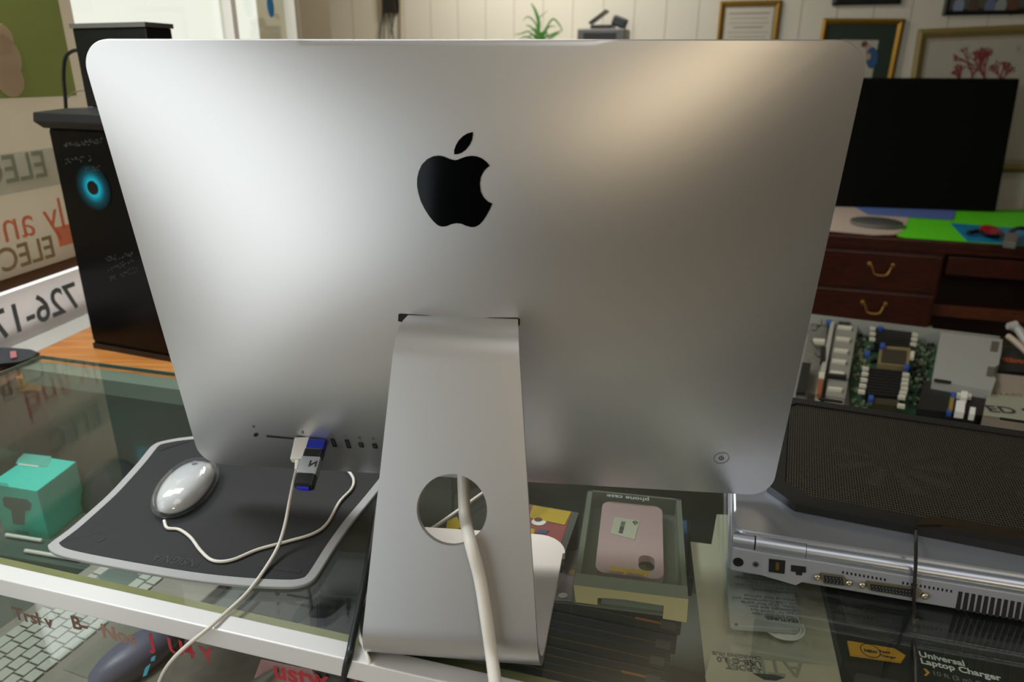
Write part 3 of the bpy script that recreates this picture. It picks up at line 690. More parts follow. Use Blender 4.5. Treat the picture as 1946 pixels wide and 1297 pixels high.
b = MB(); b.lathe([(0.004, 0), (0.004, 0.0006)], MM @ Matrix.Translation((0.001, 0.028, 0.0262)) @ Matrix.Scale(0.75, 4, (1, 0, 0)), 16); b.build('mouse_emblem', mat('grey_emblem', '9a9da0', 0.4), mo)
MB().tube([G(312, 990, 1.009), G(318, 1004, 1.0065), G(340, 1007, 1.0062), G(362, 1022, 1.0062), G(382, 1048, 1.0062), G(405, 1066, 1.0062), G(440, 1065, 1.0062), G(490, 1045, 1.0062), G(545, 1030, 1.0062), G(595, 1015, 1.0062), G(622, 995, 1.0062), G(645, 955, 1.0062), G(668, 930, 1.0062), G(672, 912, 1.0062), G(662, 896, 1.0062), G(640, 880, 1.006), G(600, 868, 1.006)], 0.0018, 10).build('mouse_cord', CABLE, mo, smooth=True)
tag(MB().tube([G(740, 1040, 1.003), G(800, 1018, 1.003), G(830, 1000, 1.003), G(880, 965, 1.003), G(918, 938, 1.003), G(960, 910, 1.003), G(1010, 880, 1.003)], 0.0024, 10).build('white_cable', CABLE, smooth=True), 'thin white cable lying on the glass, glimpsed through the hole of the stand', 'cable')

# ---------------------------------------------------------------- old silver laptop on the counter, right
LA, LB = G(1383, 1089, 1.0), G(1946, 1186, 1.0); lx = (LB - LA).normalized(); ly = Vector((-lx.y, lx.x, 0)); LM = Matrix((lx, ly, Vector((0, 0, 1)))).transposed().to_4x4(); LM.translation = LA
lp = thing('laptop', LM @ Vector((0.16, 0.13, 0)), 'closed silver laptop with its rear ports towards the rail, under the cooling pad', 'laptop')
def lr(px, py):
    v = LM.inverted() @ hit(px, py, LA, ly); return v.x, v.z
LWid = 0.335
zh = lr(1600, 1075)[1]
ztop = zh + 0.011
MB().prism(rrect(0.0, LWid, 0.0, 0.27, 0.006), 0.003, zh, LM).build('laptop_base', SILV2, lp, bevel=0.0015)
b = MB(); b.prism(rrect(0.001, LWid - 0.001, 0.011, 0.27, 0.012), zh + 0.0006, ztop + 0.003, LM); b.build('lid', SILVER, lp, bevel=0.003)
h1 = lr(1434, 1050)[0]; h2 = lr(1531, 1060)[0]
def barrel(x0, x1, name, r=0.0082):
    c = lambda x: LM @ Vector((x, 0.0085, zh + 0.0035))
    return MB().tube([c(x0), c(x1)], r, 24, False).build(name, SILVER, lp, smooth=True, angle=50)
barrel(0.001, h1 - 0.001, 'hinge_cover', 0.007); barrel(h1 + 0.0002, h2 - 0.0003, 'hinge_cover', 0.0088); barrel(h2 + 0.0003, LWid - 0.002, 'hinge_cover')
def rq(poly, name, m_, off=0.0006, par=None, thick=0.0012):   # a quad on the rear wall given by pixels
    P = [lr(*p) for p in poly]; n = [LM @ Vector((x, -off, z)) for x, z in P]
    return MB().slab(n, ly * thick).build(name, m_, par or lp)
Z7 = lambda L: [(1300 + x / 3.012, 900 + y / 3.012) for x, y in L]
def rc_(px, py, r, name, m_, off=0.0006, par=None, th_=0.001):
    x, z = lr(px, py); M_ = LM @ Matrix.Translation((x, -off, z)) @ Matrix.Rotation(-PI/2, 4, 'X')
    return MB().lathe([(r, 0), (r, th_)], M_, 20).build(name, m_, par or lp)
cx1 = Z7([(310, 508)])[0]; o = rc_(*cx1, 0.0052, 'power_jack', DARK); rc_(*cx1, 0.0032, 'jack_core', mat('jack_black', '050505', 0.4), 0.001, o)
cx1 = Z7([(410, 521)])[0]; o = rc_(*cx1, 0.0032, 'screw_hole', mat('hole_ring', '6d7076', 0.4, 0.5)); rc_(*cx1, 0.0016, 'hole_core', DARK, 0.001, o)
rq(Z7([(440, 490), (690, 512), (715, 600), (640, 640), (450, 585)]), 'port_surround', mat('pale_port_surround', 'a9acb4', 0.5, 0.25), 0.0004)
o = rq(Z7([(486, 489), (579, 500), (574, 573), (484, 561)]), 'modem_port', DARK, 0.0012); rq(Z7([(525, 505), (545, 507), (542, 550), (522, 547)]), 'gold_contact', mat('gold_pins', '8f7434', 0.4, 0.8), 0.0018, o)
rq(Z7([(612, 524), (697, 534), (697, 566), (676, 564), (674, 582), (640, 578), (640, 562), (612, 558)]), 'network_port', DARK, 0.0012)
PORTM = mat('port_shell', '9b9483', 0.3, 0.9)
def dsub(quad, inner, screws, name, rows, n):
    o = rq(Z7(quad), name, PORTM, 0.0018, None, 0.0022); oi = rq(Z7(inner), 'connector_face', mat('connector_black', '1a1e22', 0.6), 0.0024, o, 0.001)
    (x0, y0), (x1, y1) = Z7(inner)[0], Z7(inner)[1]; (x3, y3) = Z7(inner)[3]; (x2, y2) = Z7(inner)[2]
    pins = MB()
    for r_ in range(rows):
        for k in range(n):
            f = (k + 0.7 + 0.2 * (r_ % 2)) / (n + 0.4); g_ = (r_ + 0.6) / (rows + 0.2)
            px = (x0 + (x1-x0)*f) * (1-g_) + (x3 + (x2-x3)*f) * g_; py = (y0 + (y1-y0)*f) * (1-g_) + (y3 + (y2-y3)*f) * g_
            x, z = lr(px, py); pins.box(x - 0.0004, x + 0.0004, -0.0029, -0.0024, z - 0.0004, z + 0.0004, LM)
    pins.build('pin_holes', mat('pin_silver', '7d8488', 0.5), o)
    for s_ in screws:
        p = Z7([s_])[0]; x, z = lr(*p); M_ = LM @ Matrix.Translation((x, 0, z)) @ Matrix.Rotation(PI/2, 4, 'X')
        MB().lathe([(0.0034, 0), (0.0034, 0.004), (0.0026, 0.0048), (0.0010, 0.0048), (0.0009, 0.0036)], M_, 12).build('port_screw', NICKEL, o)
dsub([(780, 566), (905, 583), (925, 600), (918, 640), (800, 628), (785, 600)], [(798, 578), (905, 592), (912, 632), (800, 618)], [(762, 587), (943, 621)], 'monitor_port', 3, 5)
dsub([(1045, 612), (1330, 652), (1360, 672), (1340, 712), (1070, 668), (1050, 655)], [(1062, 628), (1325, 662), (1312, 702), (1068, 660)], [(1018, 632), (1376, 694)], 'printer_port', 2, 13)
for k in range(11):
    x = 905 + k * 24; y = 560 + k * 4.2; rq(Z7([(x, y), (x+9, y+1.5), (x+9, y+15), (x, y+13)]), 'vent_slit', DARK, 0.0004)
for k in range(12):
    x = 1250 + k * 25; y = 620 + k * 4.3; rq(Z7([(x, y), (x+9, y+1.5), (x+7, y+16), (x-2, y+14)]), 'vent_slit', DARK, 0.0004)
for k in range(15):
    x = 1572 + k * 37.3; y = 676 + k * 6.6; rq(Z7([(x, y), (x+22, y+4), (x+6, y+110), (x-20, y+103)]), 'exhaust_slot', mat('exhaust_dark', '1d1a24', 0.5), 0.0004)

# cooling pad on the laptop
cz = 1.0545
K = [G(x, y, cz) for x, y in ((1500, 755), (1946, 820), (1959, 1037), (1459, 931))]
kx = (G(1946, 1034, cz) - G(1480, 945, cz)).normalized(); ky = Vector((-kx.y, kx.x, 0)); KO = G(1497, 956, cz); KM = Matrix((kx, ky, Vector((0, 0, 1)))).transposed().to_4x4(); KM.translation = Vector((KO.x, KO.y, cz))
def kl(px, py, z=0): v = KM.inverted() @ G(px, py, cz + z); return v.x, v.y
kd = kl(1700, 784)[1]; k_left = kl(1459, 915)[0]; k_leftt = kl(1500, 757)[0]
cp = thing('cooling_pad', KM @ Vector((0.17, 0.13, -0.02)), 'black mesh laptop cooling pad lying on the closed silver laptop', 'cooling pad')
xl = min(k_left, k_leftt)
outl_k = [(xl + 0.03, -0.0), (0.36, 0.0), (0.38, 0.02), (0.38, kd - 0.02), (0.36, kd), (xl + 0.012, kd), (xl, kd - 0.012), (xl, 0.03)]
inn_k = [(xl + 0.045, 0.022), (0.35, 0.022), (0.362, 0.035), (0.362, kd - 0.03), (0.35, kd - 0.018), (xl + 0.028, kd - 0.018), (xl + 0.018, kd - 0.03), (xl + 0.018, 0.045)]
b = MB(); tops = [b.bm.verts.new(KM @ Vector((x, y, 0))) for x, y in outl_k]; ins = [b.bm.verts.new(KM @ Vector((x, y, 0.0))) for x, y in inn_k]
bot = [b.bm.verts.new(KM @ Vector((x, y, -0.0085))) for x, y in outl_k]; ib = [b.bm.verts.new(KM @ Vector((x, y, -0.006))) for x, y in inn_k]
for i in range(8):
    j = (i+1) % 8
    b.bm.faces.new((tops[i], tops[j], ins[j], ins[i])); b.bm.faces.new((tops[j], tops[i], bot[i], bot[j])); b.bm.faces.new((ins[i], ins[j], ib[j], ib[i]))
b.bm.faces.new(bot)
b.build('pad_frame', mat('pad_frame_black', '171717', 0.38), cp)
def meshmat():
    m = bpy.data.materials.new('perforated_black_metal'); m.use_nodes = True; nt = m.node_tree; p = nt.nodes['Principled BSDF']
    p.inputs['Base Color'].default_value = lin('4a463f'); p.inputs['Metallic'].default_value = 0.6; p.inputs['Roughness'].default_value = 0.4
    tc = nt.nodes.new('ShaderNodeTexCoord'); mp = nt.nodes.new('ShaderNodeMapping'); mp.inputs['Rotation'].default_value = (0, 0, -math.atan2(kx.y, kx.x))
    nt.links.new(tc.outputs['Object'], mp.inputs[0])
    sp = nt.nodes.new('ShaderNodeSeparateXYZ'); nt.links.new(mp.outputs[0], sp.inputs[0])
    def mth(op, a, b_=None):
        n = nt.nodes.new('ShaderNodeMath'); n.operation = op
        for i, v in enumerate((a, b_)):
            if v is None: continue
            if isinstance(v, (int, float)): n.inputs[i].default_value = v
            else: nt.links.new(v, n.inputs[i])
        return n.outputs[0]
    k = 2 * PI / 0.0056
    a = mth('SINE', mth('MULTIPLY', mth('ADD', sp.outputs[0], mth('MULTIPLY', sp.outputs[1], 0.577)), k)); c = mth('SINE', mth('MULTIPLY', mth('SUBTRACT', sp.outputs[0], mth('MULTIPLY', sp.outputs[1], 0.577)), k))
    h = mth('GREATER_THAN', mth('MULTIPLY', a, c), 0.12)
    t_ = nt.nodes.new('ShaderNodeBsdfTransparent'); mx = nt.nodes.new('ShaderNodeMixShader'); out = nt.nodes['Material Output']
    nt.links.new(h, mx.inputs[0]); nt.links.new(p.outputs[0], mx.inputs[1]); nt.links.new(t_.outputs[0], mx.inputs[2]); nt.links.new(mx.outputs[0], out.inputs[0]); return m
MB().prism(inn_k, -0.0028, -0.0020, KM).build('mesh_panel', meshmat(), cp)
fanm = mat('brown_black_fan', '5c4c36', 0.5)
for fx, fy in ((0.115, 0.145), (0.30, 0.15)):
    M_ = KM @ Matrix.Translation((fx, fy, -0.0080))
    f = MB().lathe([(0.022, 0), (0.022, 0.0045)], M_, 24).build('fan_hub', fanm, cp)
    bl = MB()
    for k in range(9):
        a = 2*PI*k/9; R_ = M_ @ Matrix.Rotation(a, 4, 'Z')
        bl.slab([R_ @ Vector(v) for v in ((0.02, -0.005, 0.002), (0.066, -0.002, 0.0015), (0.068, 0.020, 0.004), (0.021, 0.007, 0.004))], (0, 0, -0.0012))
    bl.build('fan_blade', fanm, f)
tb = MB(); q = [kl(x, y) for x, y in ((1742, 1000), (1750, 986), (1790, 985), (1946, 1010), (1946, 1022), (1790, 1000))]
tb.prism([(x, y) for x, y in q][::-1], -0.001, 0.0012, KM); tb.build('metal_clip', mat('dark_chrome', '5d5344', 0.25, 0.9), cp)
for px, py in ((1578, 762), (1926, 800)):
    x, y = kl(px, py); MB().prism(rrect(x - 0.016, x + 0.016, y - 0.004, y + 0.003, 0.003), 0, 0.001, KM).build('stop_slot', BLK, cp)
tag(MB().tube([KM @ Vector((0.125, -0.001, -0.006)), hit(1741, 1015, LA - ly * 0.004, ly), hit(1740, 1075, LA - ly * 0.004, ly), hit(1737, 1130, LA - ly * 0.004, ly), hit(1737, 1190, LA - ly * 0.005, ly), G(1738, 1225, 1.003), G(1741, 1262, 1.003), G(1742, 1320, 1.003)], 0.0016, 8).build('pad_cable', mat('brown_black_cable', '2a2422', 0.5), smooth=True), 'thin dark cable dropping from the cooling pad across the laptop ports', 'cable')

# ---------------------------------------------------------------- inside the case, right half
def frame_px(a, b_, z, side=None):
    A, B = G(*a, z), G(*b_, z); x = (B - A).normalized(); y = Vector((-x.y, x.x, 0)); m = Matrix((x, y, Vector((0, 0, 1)))).transposed().to_4x4(); m.translation = A
    return m
def loc(m, px, py, z): v = m.inverted() @ G(px, py, z); return v.x, v.y
def flat(poly, z, name, m_, par, thick=0.0004):
    return MB().slab([G(x, y, z) for x, y in poly], (0, 0, -thick)).build(name, m_, par)
# low plinth boxes that carry the stacked goods
tag(MB().box(-0.02, 0.22, 0.50, 0.72, 0.7501, 0.80, CM).build('cardboard_box', mat('brown_cardboard', '4f4436', 0.8, var=0.08), bevel=0.002), 'brown cardboard box under the stack of black game cases', 'box')
# stack of game cases
SM = fr((0, 0, 0), math.radians(-16.5)); GT = 0.9285; GH = 0.0255
gx_r = [1297, 1288, 1276, 1268, 1262]
spl = mat('spine_label', '4a3c22', 0.6, var=0.4, scale=60); caseM = mat('game_case_black', '1b2022', 0.38); artM = mat('case_art', '4d3a34', 0.5, var=0.6, scale=25)
def bcoord(px, py, z): v = SM.inverted() @ G(px, py, z); return v.x, v.y
fx0, fy0 = bcoord(1280, 1190, GT - 0.013)
lab = ['black game case with pictured cover, topmost of the stack under the phone case box', 'dark blue game case, second from the top of the stack', 'black game case, third from the top of the stack behind the stand', 'black game case with an orange spine mark, fourth from the top of the stack', 'black game case lowest in the stack near the rail']
for k in range(5):
    z1 = GT - k * (GH + 0.0006); xr = bcoord(gx_r[k], 1165 + k * 33, z1 - 0.013)[0]; y0 = fy0 - 0.002 * (k % 2)
    gc = thing('game_case', SM @ Vector((xr - 0.1, y0 + 0.06, z1 - GH)), lab[k], 'game case', 'game cases stacked in the display counter')
    MB().box(xr - 0.19, xr, y0, y0 + 0.128, z1 - GH, z1, SM).build('case_shell', mat('game_case_blue', '16202c', 0.4) if k == 1 else caseM, gc, bevel=0.0015)
    MB().box(xr - 0.19, xr - 0.001, y0 - 0.0006, y0 + 0.002, z1 - GH / 2 - 0.0005, z1 - GH / 2 + 0.0005, SM).build('case_seam', mat('seam_brown', '6a5632', 0.5), gc)
    MB().box(xr - 0.022, xr - 0.006, y0 - 0.0008, y0 + 0.001, z1 - GH * 0.75, z1 - GH * 0.3, SM).build('clasp', mat('clasp_grey', '4a4f4c', 0.4), gc)
    if k in (0, 3): MB().box(xr - 0.05, xr - 0.012, y0 - 0.0007, y0 + 0.001, z1 - GH * 0.55, z1 - GH * 0.42, SM).build('spine_mark', mat('orange_mark', 'b0672a', 0.5), gc)
    if k == 0: MB().box(xr - 0.185, xr - 0.004, y0 + 0.003, y0 + 0.125, z1, z1 + 0.0006, SM).build('cover_art', artM, gc)
# magazine-like red cover with yellow sticker (left) and a blue one (right)
rcv = thing('game_case', G(1050, 1000, 0.93), 'red game case with a yellow price sticker left of the phone case box', 'game case')
RMx = frame_px((1000, 1015), (1068, 1058), 0.955)
flat([(985, 955), (1100, 975), (1070, 1062), (960, 1040)], 0.955, 'case_shell', caseM, rcv, 0.026)
flat([(988, 957), (1086, 975), (1060, 1050), (965, 1036)], 0.9556, 'cover_art', mat('red_cover_art', '8e3032', 0.45, var=0.35, scale=60), rcv)
flat([(1013, 961), (1086, 973), (1073, 998), (1005, 984)], 0.9562, 'yellow_sticker', mat('yellow_sticker', 'c8a41e', 0.6), rcv)
flat(circ(1024, 992, 14, 7), 0.9561, 'white_ring', WHT, rcv); flat(circ(1023, 988, 8, 4), 0.9563, 'ring_core', mat('red_core', '5c2024', 0.5), rcv)
flat([(1000, 1003), (1016, 1006), (1014, 1018), (998, 1014)], 0.9562, 'yellow_mark', MATS['yellow_sticker'], rcv)
flat([(1024, 1006), (1044, 1009), (1036, 1016), (1018, 1013)], 0.9562, 'blue_mark', mat('blue_mark', '31456a', 0.5), rcv)
bcv = thing('game_case', G(1295, 1030, 0.90), 'blue and yellow game case peeking out right of the phone case box', 'game case')
flat([(1270, 985), (1312, 988), (1318, 1100), (1280, 1096)], 0.925, 'case_shell', caseM, bcv, 0.026)
flat([(1272, 987), (1305, 990), (1309, 1090), (1282, 1088)], 0.9256, 'cover_art', mat('blue_cover_art', '2f5a7c', 0.5, var=0.3, scale=50), bcv)
flat([(1274, 990), (1298, 992), (1296, 1016), (1276, 1014)], 0.9262, 'yellow_patch', MATS['yellow_sticker'], bcv)
pcv = thing('game_case', G(1060, 1110, 0.90), 'multicoloured game case between the stand foot and the phone case box', 'game case')
flat([(1050, 1050), (1110, 1040), (1108, 1150), (1040, 1145)], 0.9335, 'case_shell', caseM, pcv, 0.004)
flat([(1052, 1052), (1106, 1044), (1104, 1146), (1044, 1141)], 0.9341, 'cover_art', mat('mixed_cover_art', '6a5a5c', 0.45, var=0.6, scale=70), pcv)
flat(circ(1070, 1132, 9, 5), 0.9347, 'white_badge', mat('badge_grey', 'b9bcae', 0.5), pcv)
flat(circ(1088, 1088, 7, 5), 0.9347, 'orange_badge', mat('orange_badge', 'bb8a2c', 0.5), pcv)

# phone case in a clear-windowed carton
BZ = 0.974
PM = frame_px((1090, 1112), (1308, 1139), BZ)
bw = loc(PM, 1308, 1139, BZ)[0]; bl_ = loc(PM, 1098, 928, BZ)[1]
pbx = thing('phone_case_box', PM @ Vector((bw/2, bl_/2, -0.03)), 'cream carton with a clear window holding a pink phone case under the glass', 'box')
hgt = 0.026
MB().box(0, bw, 0, bl_, -hgt, -hgt + 0.002, PM).box(0, 0.006, 0, bl_, -hgt, -0.001, PM).box(bw - 0.006, bw, 0, bl_, -hgt, -0.001, PM).box(0, bw, bl_ - 0.003, bl_, -hgt, -0.001, PM).build('card_tray', mat('grey_green_card', '6f7365', 0.7), pbx)
MB().box(0, bw, 0, 0.020, -0.002, -0.0002, PM).build('carton_rim', mat('rim_card', '7f8674', 0.6), pbx)
# torn front flap
b = MB(); fl = [(0, 0), (bw, 0), (bw + 0.001, -0.030), (bw * 0.80, -0.029), (bw * 0.80, -0.012), (bw * 0.45, -0.0105), (bw * 0.30, -0.0115), (bw * 0.22, -0.013), (bw * 0.22, -0.022), (0.003, -0.022)]
b.slab([PM @ Vector((x, -0.0003, z - 0.0003)) for x, z in fl], PM.to_3x3() @ Vector((0, 0.0012, 0))); b.build('front_flap', mat('cream_flap', 'd8c998', 0.7), pbx)
MB().box(0.03, bw * 0.8, 0.004, 0.006, -hgt, -0.006, PM).build('inner_flap', mat('grey_flap', '7f877e', 0.7), pbx)
MB().box(0.001, bw - 0.001, 0.0, bl_, -0.0012, -0.0004, PM).build('clear_window', CLEAR, pbx)
MB().box(-0.0015, -0.0003, -0.004, bl_, -0.034, 0.0, PM).build('clear_side', CLEAR, pbx)
phz = BZ - 0.008
PHM = frame_px((1130, 1087), (1262, 1103), phz); pw_ = loc(PHM, 1262, 1103, phz)[0]; pl_ = loc(PHM, 1128, 950, phz)[1]
ph = thing('phone_case', PHM @ Vector((pw_/2, pl_/2, -0.01)), 'pale pink phone case with a barcode sticker inside the windowed carton', 'phone case')
PINK = mat('pale_pink_silicone', 'cfa9ae', 0.5)
cut = rrect(pw_ - 0.028, pw_ - 0.010, 0.012, 0.040, 0.0085)
oo = rrect(0, pw_, 0, pl_, 0.012)
r = delaunay_2d_cdt([Vector(p) for p in oo + cut], [], [list(range(len(oo))), [len(oo) + k for k in range(len(cut))][::-1]], 2, 1e-7)
b = MB(); T1 = [b.bm.verts.new(PHM @ Vector((v.x, v.y, 0))) for v in r[0]]; T2 = [b.bm.verts.new(PHM @ Vector((v.x, v.y, -0.009))) for v in r[0]]; ec = Counter(); ff = []
for f in r[2]:
    c = sum((r[0][i] for i in f), Vector((0, 0))) / len(f)
    if pw_ - 0.0275 < c.x < pw_ - 0.0105 and 0.0125 < c.y < 0.0395 and all(any((r[0][i] - Vector(q)).length < 1e-5 for q in cut) for i in f): continue
    ff.append(f)
    for i in range(len(f)): ec[tuple(sorted((f[i], f[(i+1) % len(f)])))] += 1
for f in ff: b.bm.faces.new([T1[i] for i in f]); b.bm.faces.new([T2[i] for i in f][::-1])
for (i, j), n in ec.items():
    if n == 1: b.bm.faces.new((T1[i], T1[j], T2[j], T2[i]))
b.build('case_shell', PINK, ph, bevel=0.001)
stk = MB().slab([G(x, y, phz + 0.0006) for x, y in ((1168, 983), (1216, 990), (1206, 1026), (1160, 1014))], (0, 0, -0.0005)).build('barcode_sticker', mat('sticker_cream', 'cfccb8', 0.7), ph)
bars = MB()
for k in range(14):
    f = k / 14; a = Vector((1178 + 3 * 0, 990, 0)); px = 1181 - 6 * f; py = 991 + 22 * f; wd = random.choice((0.7, 1.1, 1.5))
    bars.slab([G(px, py, phz + 0.0009), G(px + 8, py + 1.5, phz + 0.0009), G(px + 8, py + 1.5 + wd, phz + 0.0009), G(px, py + wd, phz + 0.0009)], (0, 0, -0.0002))
bars.build('barcode', PRINT, stk)
ux, uy = PHM.to_3x3() @ Vector((1, 0, 0)), PHM.to_3x3() @ Vector((0, 1, 0))
text('G\u2022', G(1203, 990, phz + 0.0009), -uy, ux, 0.008, PRINT, stk, bold=0.0003)
YP = mat('yellow_print', 'd0a80c', 0.5)
text('.hephey', G(1156, 1084, BZ + 0.0002), ux, uy, 0.0135, YP, pbx, bold=0.0008, sx=1.05)
text('phone case', G(1234, 948, BZ + 0.0002), -ux, -uy, 0.012, mat('pale_print', 'aeb6b2', 0.7), pbx, bold=0.0002)

# hanging pack with the charging hub
AZ = 0.972
AM = frame_px((1340, 1285), (1590, 1325), AZ - 0.012)
av = thing('charging_hub_pack', AM @ Vector((0.06, 0.1, -0.02)), 'clear clamshell pack with cream card and a white charging hub below the laptop', 'package')
flat([(1362, 978), (1530, 985), (1600, 1300), (1604, 1330), (1350, 1330), (1342, 1292), (1326, 1150), (1312, 1030), (1352, 1035)], 0.955, 'backing_card', mat('cream_backing', 'b3ae96', 0.7, var=0.05), av, 0.001)
flat([(1362, 978), (1540, 985), (1590, 1262), (1395, 1255), (1376, 1185)], 0.9722, 'clear_blister', CLEAR, av, 0.0006)
flat([(1352, 1246), (1590, 1268), (1604, 1330), (1350, 1330), (1340, 1285)], 0.9724, 'card_header', mat('header_card', 'b9b196', 0.7), av, 0.0008)
lf = thing('instruction_leaflet', G(1450, 1130, 0.96), 'white printed leaflet inside the clear charging hub pack', 'leaflet')
MB().slab([G(x, y, 0.971) for x, y in ((1378, 1050), (1500, 1062), (1521, 1190), (1518, 1197), (1395, 1190), (1388, 1184))], (0, 0, -0.006)).build('leaflet_sheet', mat('leaflet_white', 'aeb2b0', 0.7), lf, bevel=0.001)
L0, L1 = G(1502, 1100, 0.9716), G(1402, 1090, 0.9716); ld = (L1 - L0).normalized(); le = Vector((-ld.y, ld.x, 0)); le = -le if le.y > 0 else le
ROWS = ['extended cable reach', 'Compact portable design', 'speeds up to 5 Gbps', 'plug and play, no drivers', 'Supports charging', '+', 'connects four devices', 'with USB-C computer and', 'tablets, adds four ports', 'Lightweight and slim', 'Great for travel use', '+ Fast transfer rate']
for k, s_ in enumerate(ROWS):
    text(s_, G(1508 + k * 1.4, 1100 + k * 6.7, 0.9716), ld, le, 0.0062, mat('leaflet_print', '6e7474', 0.7), lf, bold=0.0)
text('FEATURES:', G(1516, 1178, 0.9716), ld, le, 0.0068, PRINT, lf, bold=0.0002)
rc_h = mat('rivet_dark', '3a3c48', 0.4)
p = G(1379, 1219 - 0, 0.9728); MB().lathe([(0.0016, 0), (0.0016, 0.001)], Matrix.Translation(G(1399, 1188, 0.9716)), 14).build('rivet', rc_h, av)
coil = thing('white_cable_coil', G(1488, 1200, 0.958), 'coiled white cable at the end of the clear charging hub pack', 'cable')
cc = G(1490, 1192, 0.962)
for k, rr in enumerate((0.012, 0.0155, 0.019)):
    MB().tube([cc + Vector((rr * math.cos(a), rr * 0.9 * math.sin(a), 0.0)) for a in [PI * (1.0 + k * 0.0) + PI * 1.05 * i / 14 for i in range(15)]], 0.0016, 8).build('cable_loop', WHT, coil, smooth=True)
AP = mat('pack_print', '8b8d80', 0.7)
text('ATIVA', G(1524, 1262, 0.9729), ld, le, 0.026, AP, av, bold=0.0001)
for k, s_ in enumerate(('4-PORT', 'USB-C 3.0', 'CHARGING HUB')):
    text(s_, G((1446, 1446, 1446)[k], (1269, 1258, 1249)[k], 0.9729), ld, le, (0.0095, 0.0095, 0.006)[k], mat('dark_pack_print', '55574f', 0.7), av, bold=0.0002)
flat([(1431, 1280), (1470, 1283), (1492, 1288), (1475, 1294), (1452, 1292)], 0.9730, 'hang_hole', mat('hole_green', '27332c', 0.6), av)
# universal laptop charger pack
ch = thing('laptop_charger_pack', G(1760, 1200, 0.93), 'black laptop charger package with a yellow arrow tag below the laptop', 'package')
CHB = mat('charger_black', '0e1313', 0.35)
flat([(1560, 1080), (1960, 1150), (1990, 1330), (1640, 1330), (1600, 1255)], 0.952, 'carton', CHB, ch, 0.05)
CCL = glassmat('dark_blister', 'f4f6f5', 1.2, 0.04, 0.006, 'b8c4c0')
MB().slab([G(x, y, 0.972) for x, y in ((1590, 1105), (1830, 1150), (1880, 1225), (1690, 1206), (1612, 1180))], (0, 0, -0.018)).build('clear_blister', CCL, ch, bevel=0.004)
MB().slab([G(x, y, 0.966) for x, y in ((1625, 1275), (1745, 1300), (1760, 1340), (1640, 1340))], (0, 0, -0.012)).build('clear_blister', CCL, ch, bevel=0.003)
ribs = MB()
for k in range(9):
    x = 1800 + k * 15.5; y = 1215 + k * 3.6
    ribs.slab([G(x, y, 0.9575), G(x + 7, y + 1.5, 0.9575), G(x + 2, y + 46, 0.9575), G(x - 7, y + 44, 0.9575)], (0, 0, -0.005))
ribs.build('grip_ribs', mat('rib_black', '080a0b', 0.5), ch)
arr = flat([(1610, 1218), (1700, 1233), (1721, 1246), (1713, 1257), (1616, 1243)], 0.9590, 'arrow_tag', mat('amber_tag', 'd39a12', 0.55), ch, 0.003)
T0, T1v = G(1745, 1252, 0.9580), G(1868, 1279, 0.9580); td_ = (T1v - T0).normalized(); te_ = Vector((-td_.y, td_.x, 0))
text('Universal', G(1747, 1248, 0.9580), td_, te_, 0.0105, WPRINT, ch, bold=0.0003)
text('Laptop Charger', G(1750, 1261, 0.9580), td_, te_, 0.0105, WPRINT, ch, bold=0.0003)
text('10 ft (3 m) Cord*', G(1772, 1283, 0.9580), td_, te_, 0.0078, mat('grey_print', '6d7a74', 0.7), ch, bold=0.0001)
b = MB(); b.slab([G(x, y, 0.9580) for x, y in ((1755, 1271), (1760, 1272), (1767, 1279), (1761, 1285), (1756, 1284), (1761, 1279))], (0, 0, -0.0004)); b.build('chevron', MATS['amber_tag'], ch)
n0, n1 = G(1622, 1241, 0.9593), G(1710, 1256, 0.9593); nd = (n1 - n0).normalized(); ne = Vector((-nd.y, nd.x, 0))
text('NEW', G(1643, 1239, 0.9594), nd, ne, 0.0052, PRINT, arr, bold=0.0002)
text('Rapid', G(1672, 1240, 0.9594), nd, ne, 0.0042, PRINT, arr, bold=0.0001); text('Charger', G(1674, 1248, 0.9594), nd, ne, 0.0042, PRINT, arr, bold=0.0001)
rg = MB(); cN = G(1654, 1237, 0.9594); RR = 0.0092
oi = [[rg.bm.verts.new(cN + Vector((q_ * math.cos(2*PI*k/28), q_ * math.sin(2*PI*k/28), 0))) for k in range(28)] for q_ in (RR, RR - 0.0008)]
for k in range(28): rg.bm.faces.new((oi[0][k], oi[0][(k+1) % 28], oi[1][(k+1) % 28], oi[1][k]))
so = rg.build('tag_ring', PRINT, arr); md = so.modifiers.new('thickness', 'SOLIDIFY'); md.thickness = 0.0002
tag(MB().box(0.24, 0.62, 0.49, 0.78, 0.7501, 0.898, CM).build('cardboard_box', mat('dark_carton', '2a2a27', 0.8, var=0.08), bevel=0.002), 'dark carton carrying the charger and hub packages in the counter', 'box')
tag(MB().slab([G(x, y, 0.90) for x, y in ((1850, 1140), (1990, 1160), (2010, 1300), (1905, 1245))], (0, 0, -0.006)).build('grey_card', mat('olive_grey_card', '5c5c4c', 0.7)), 'olive grey card at the lower right corner under the glass', 'card')

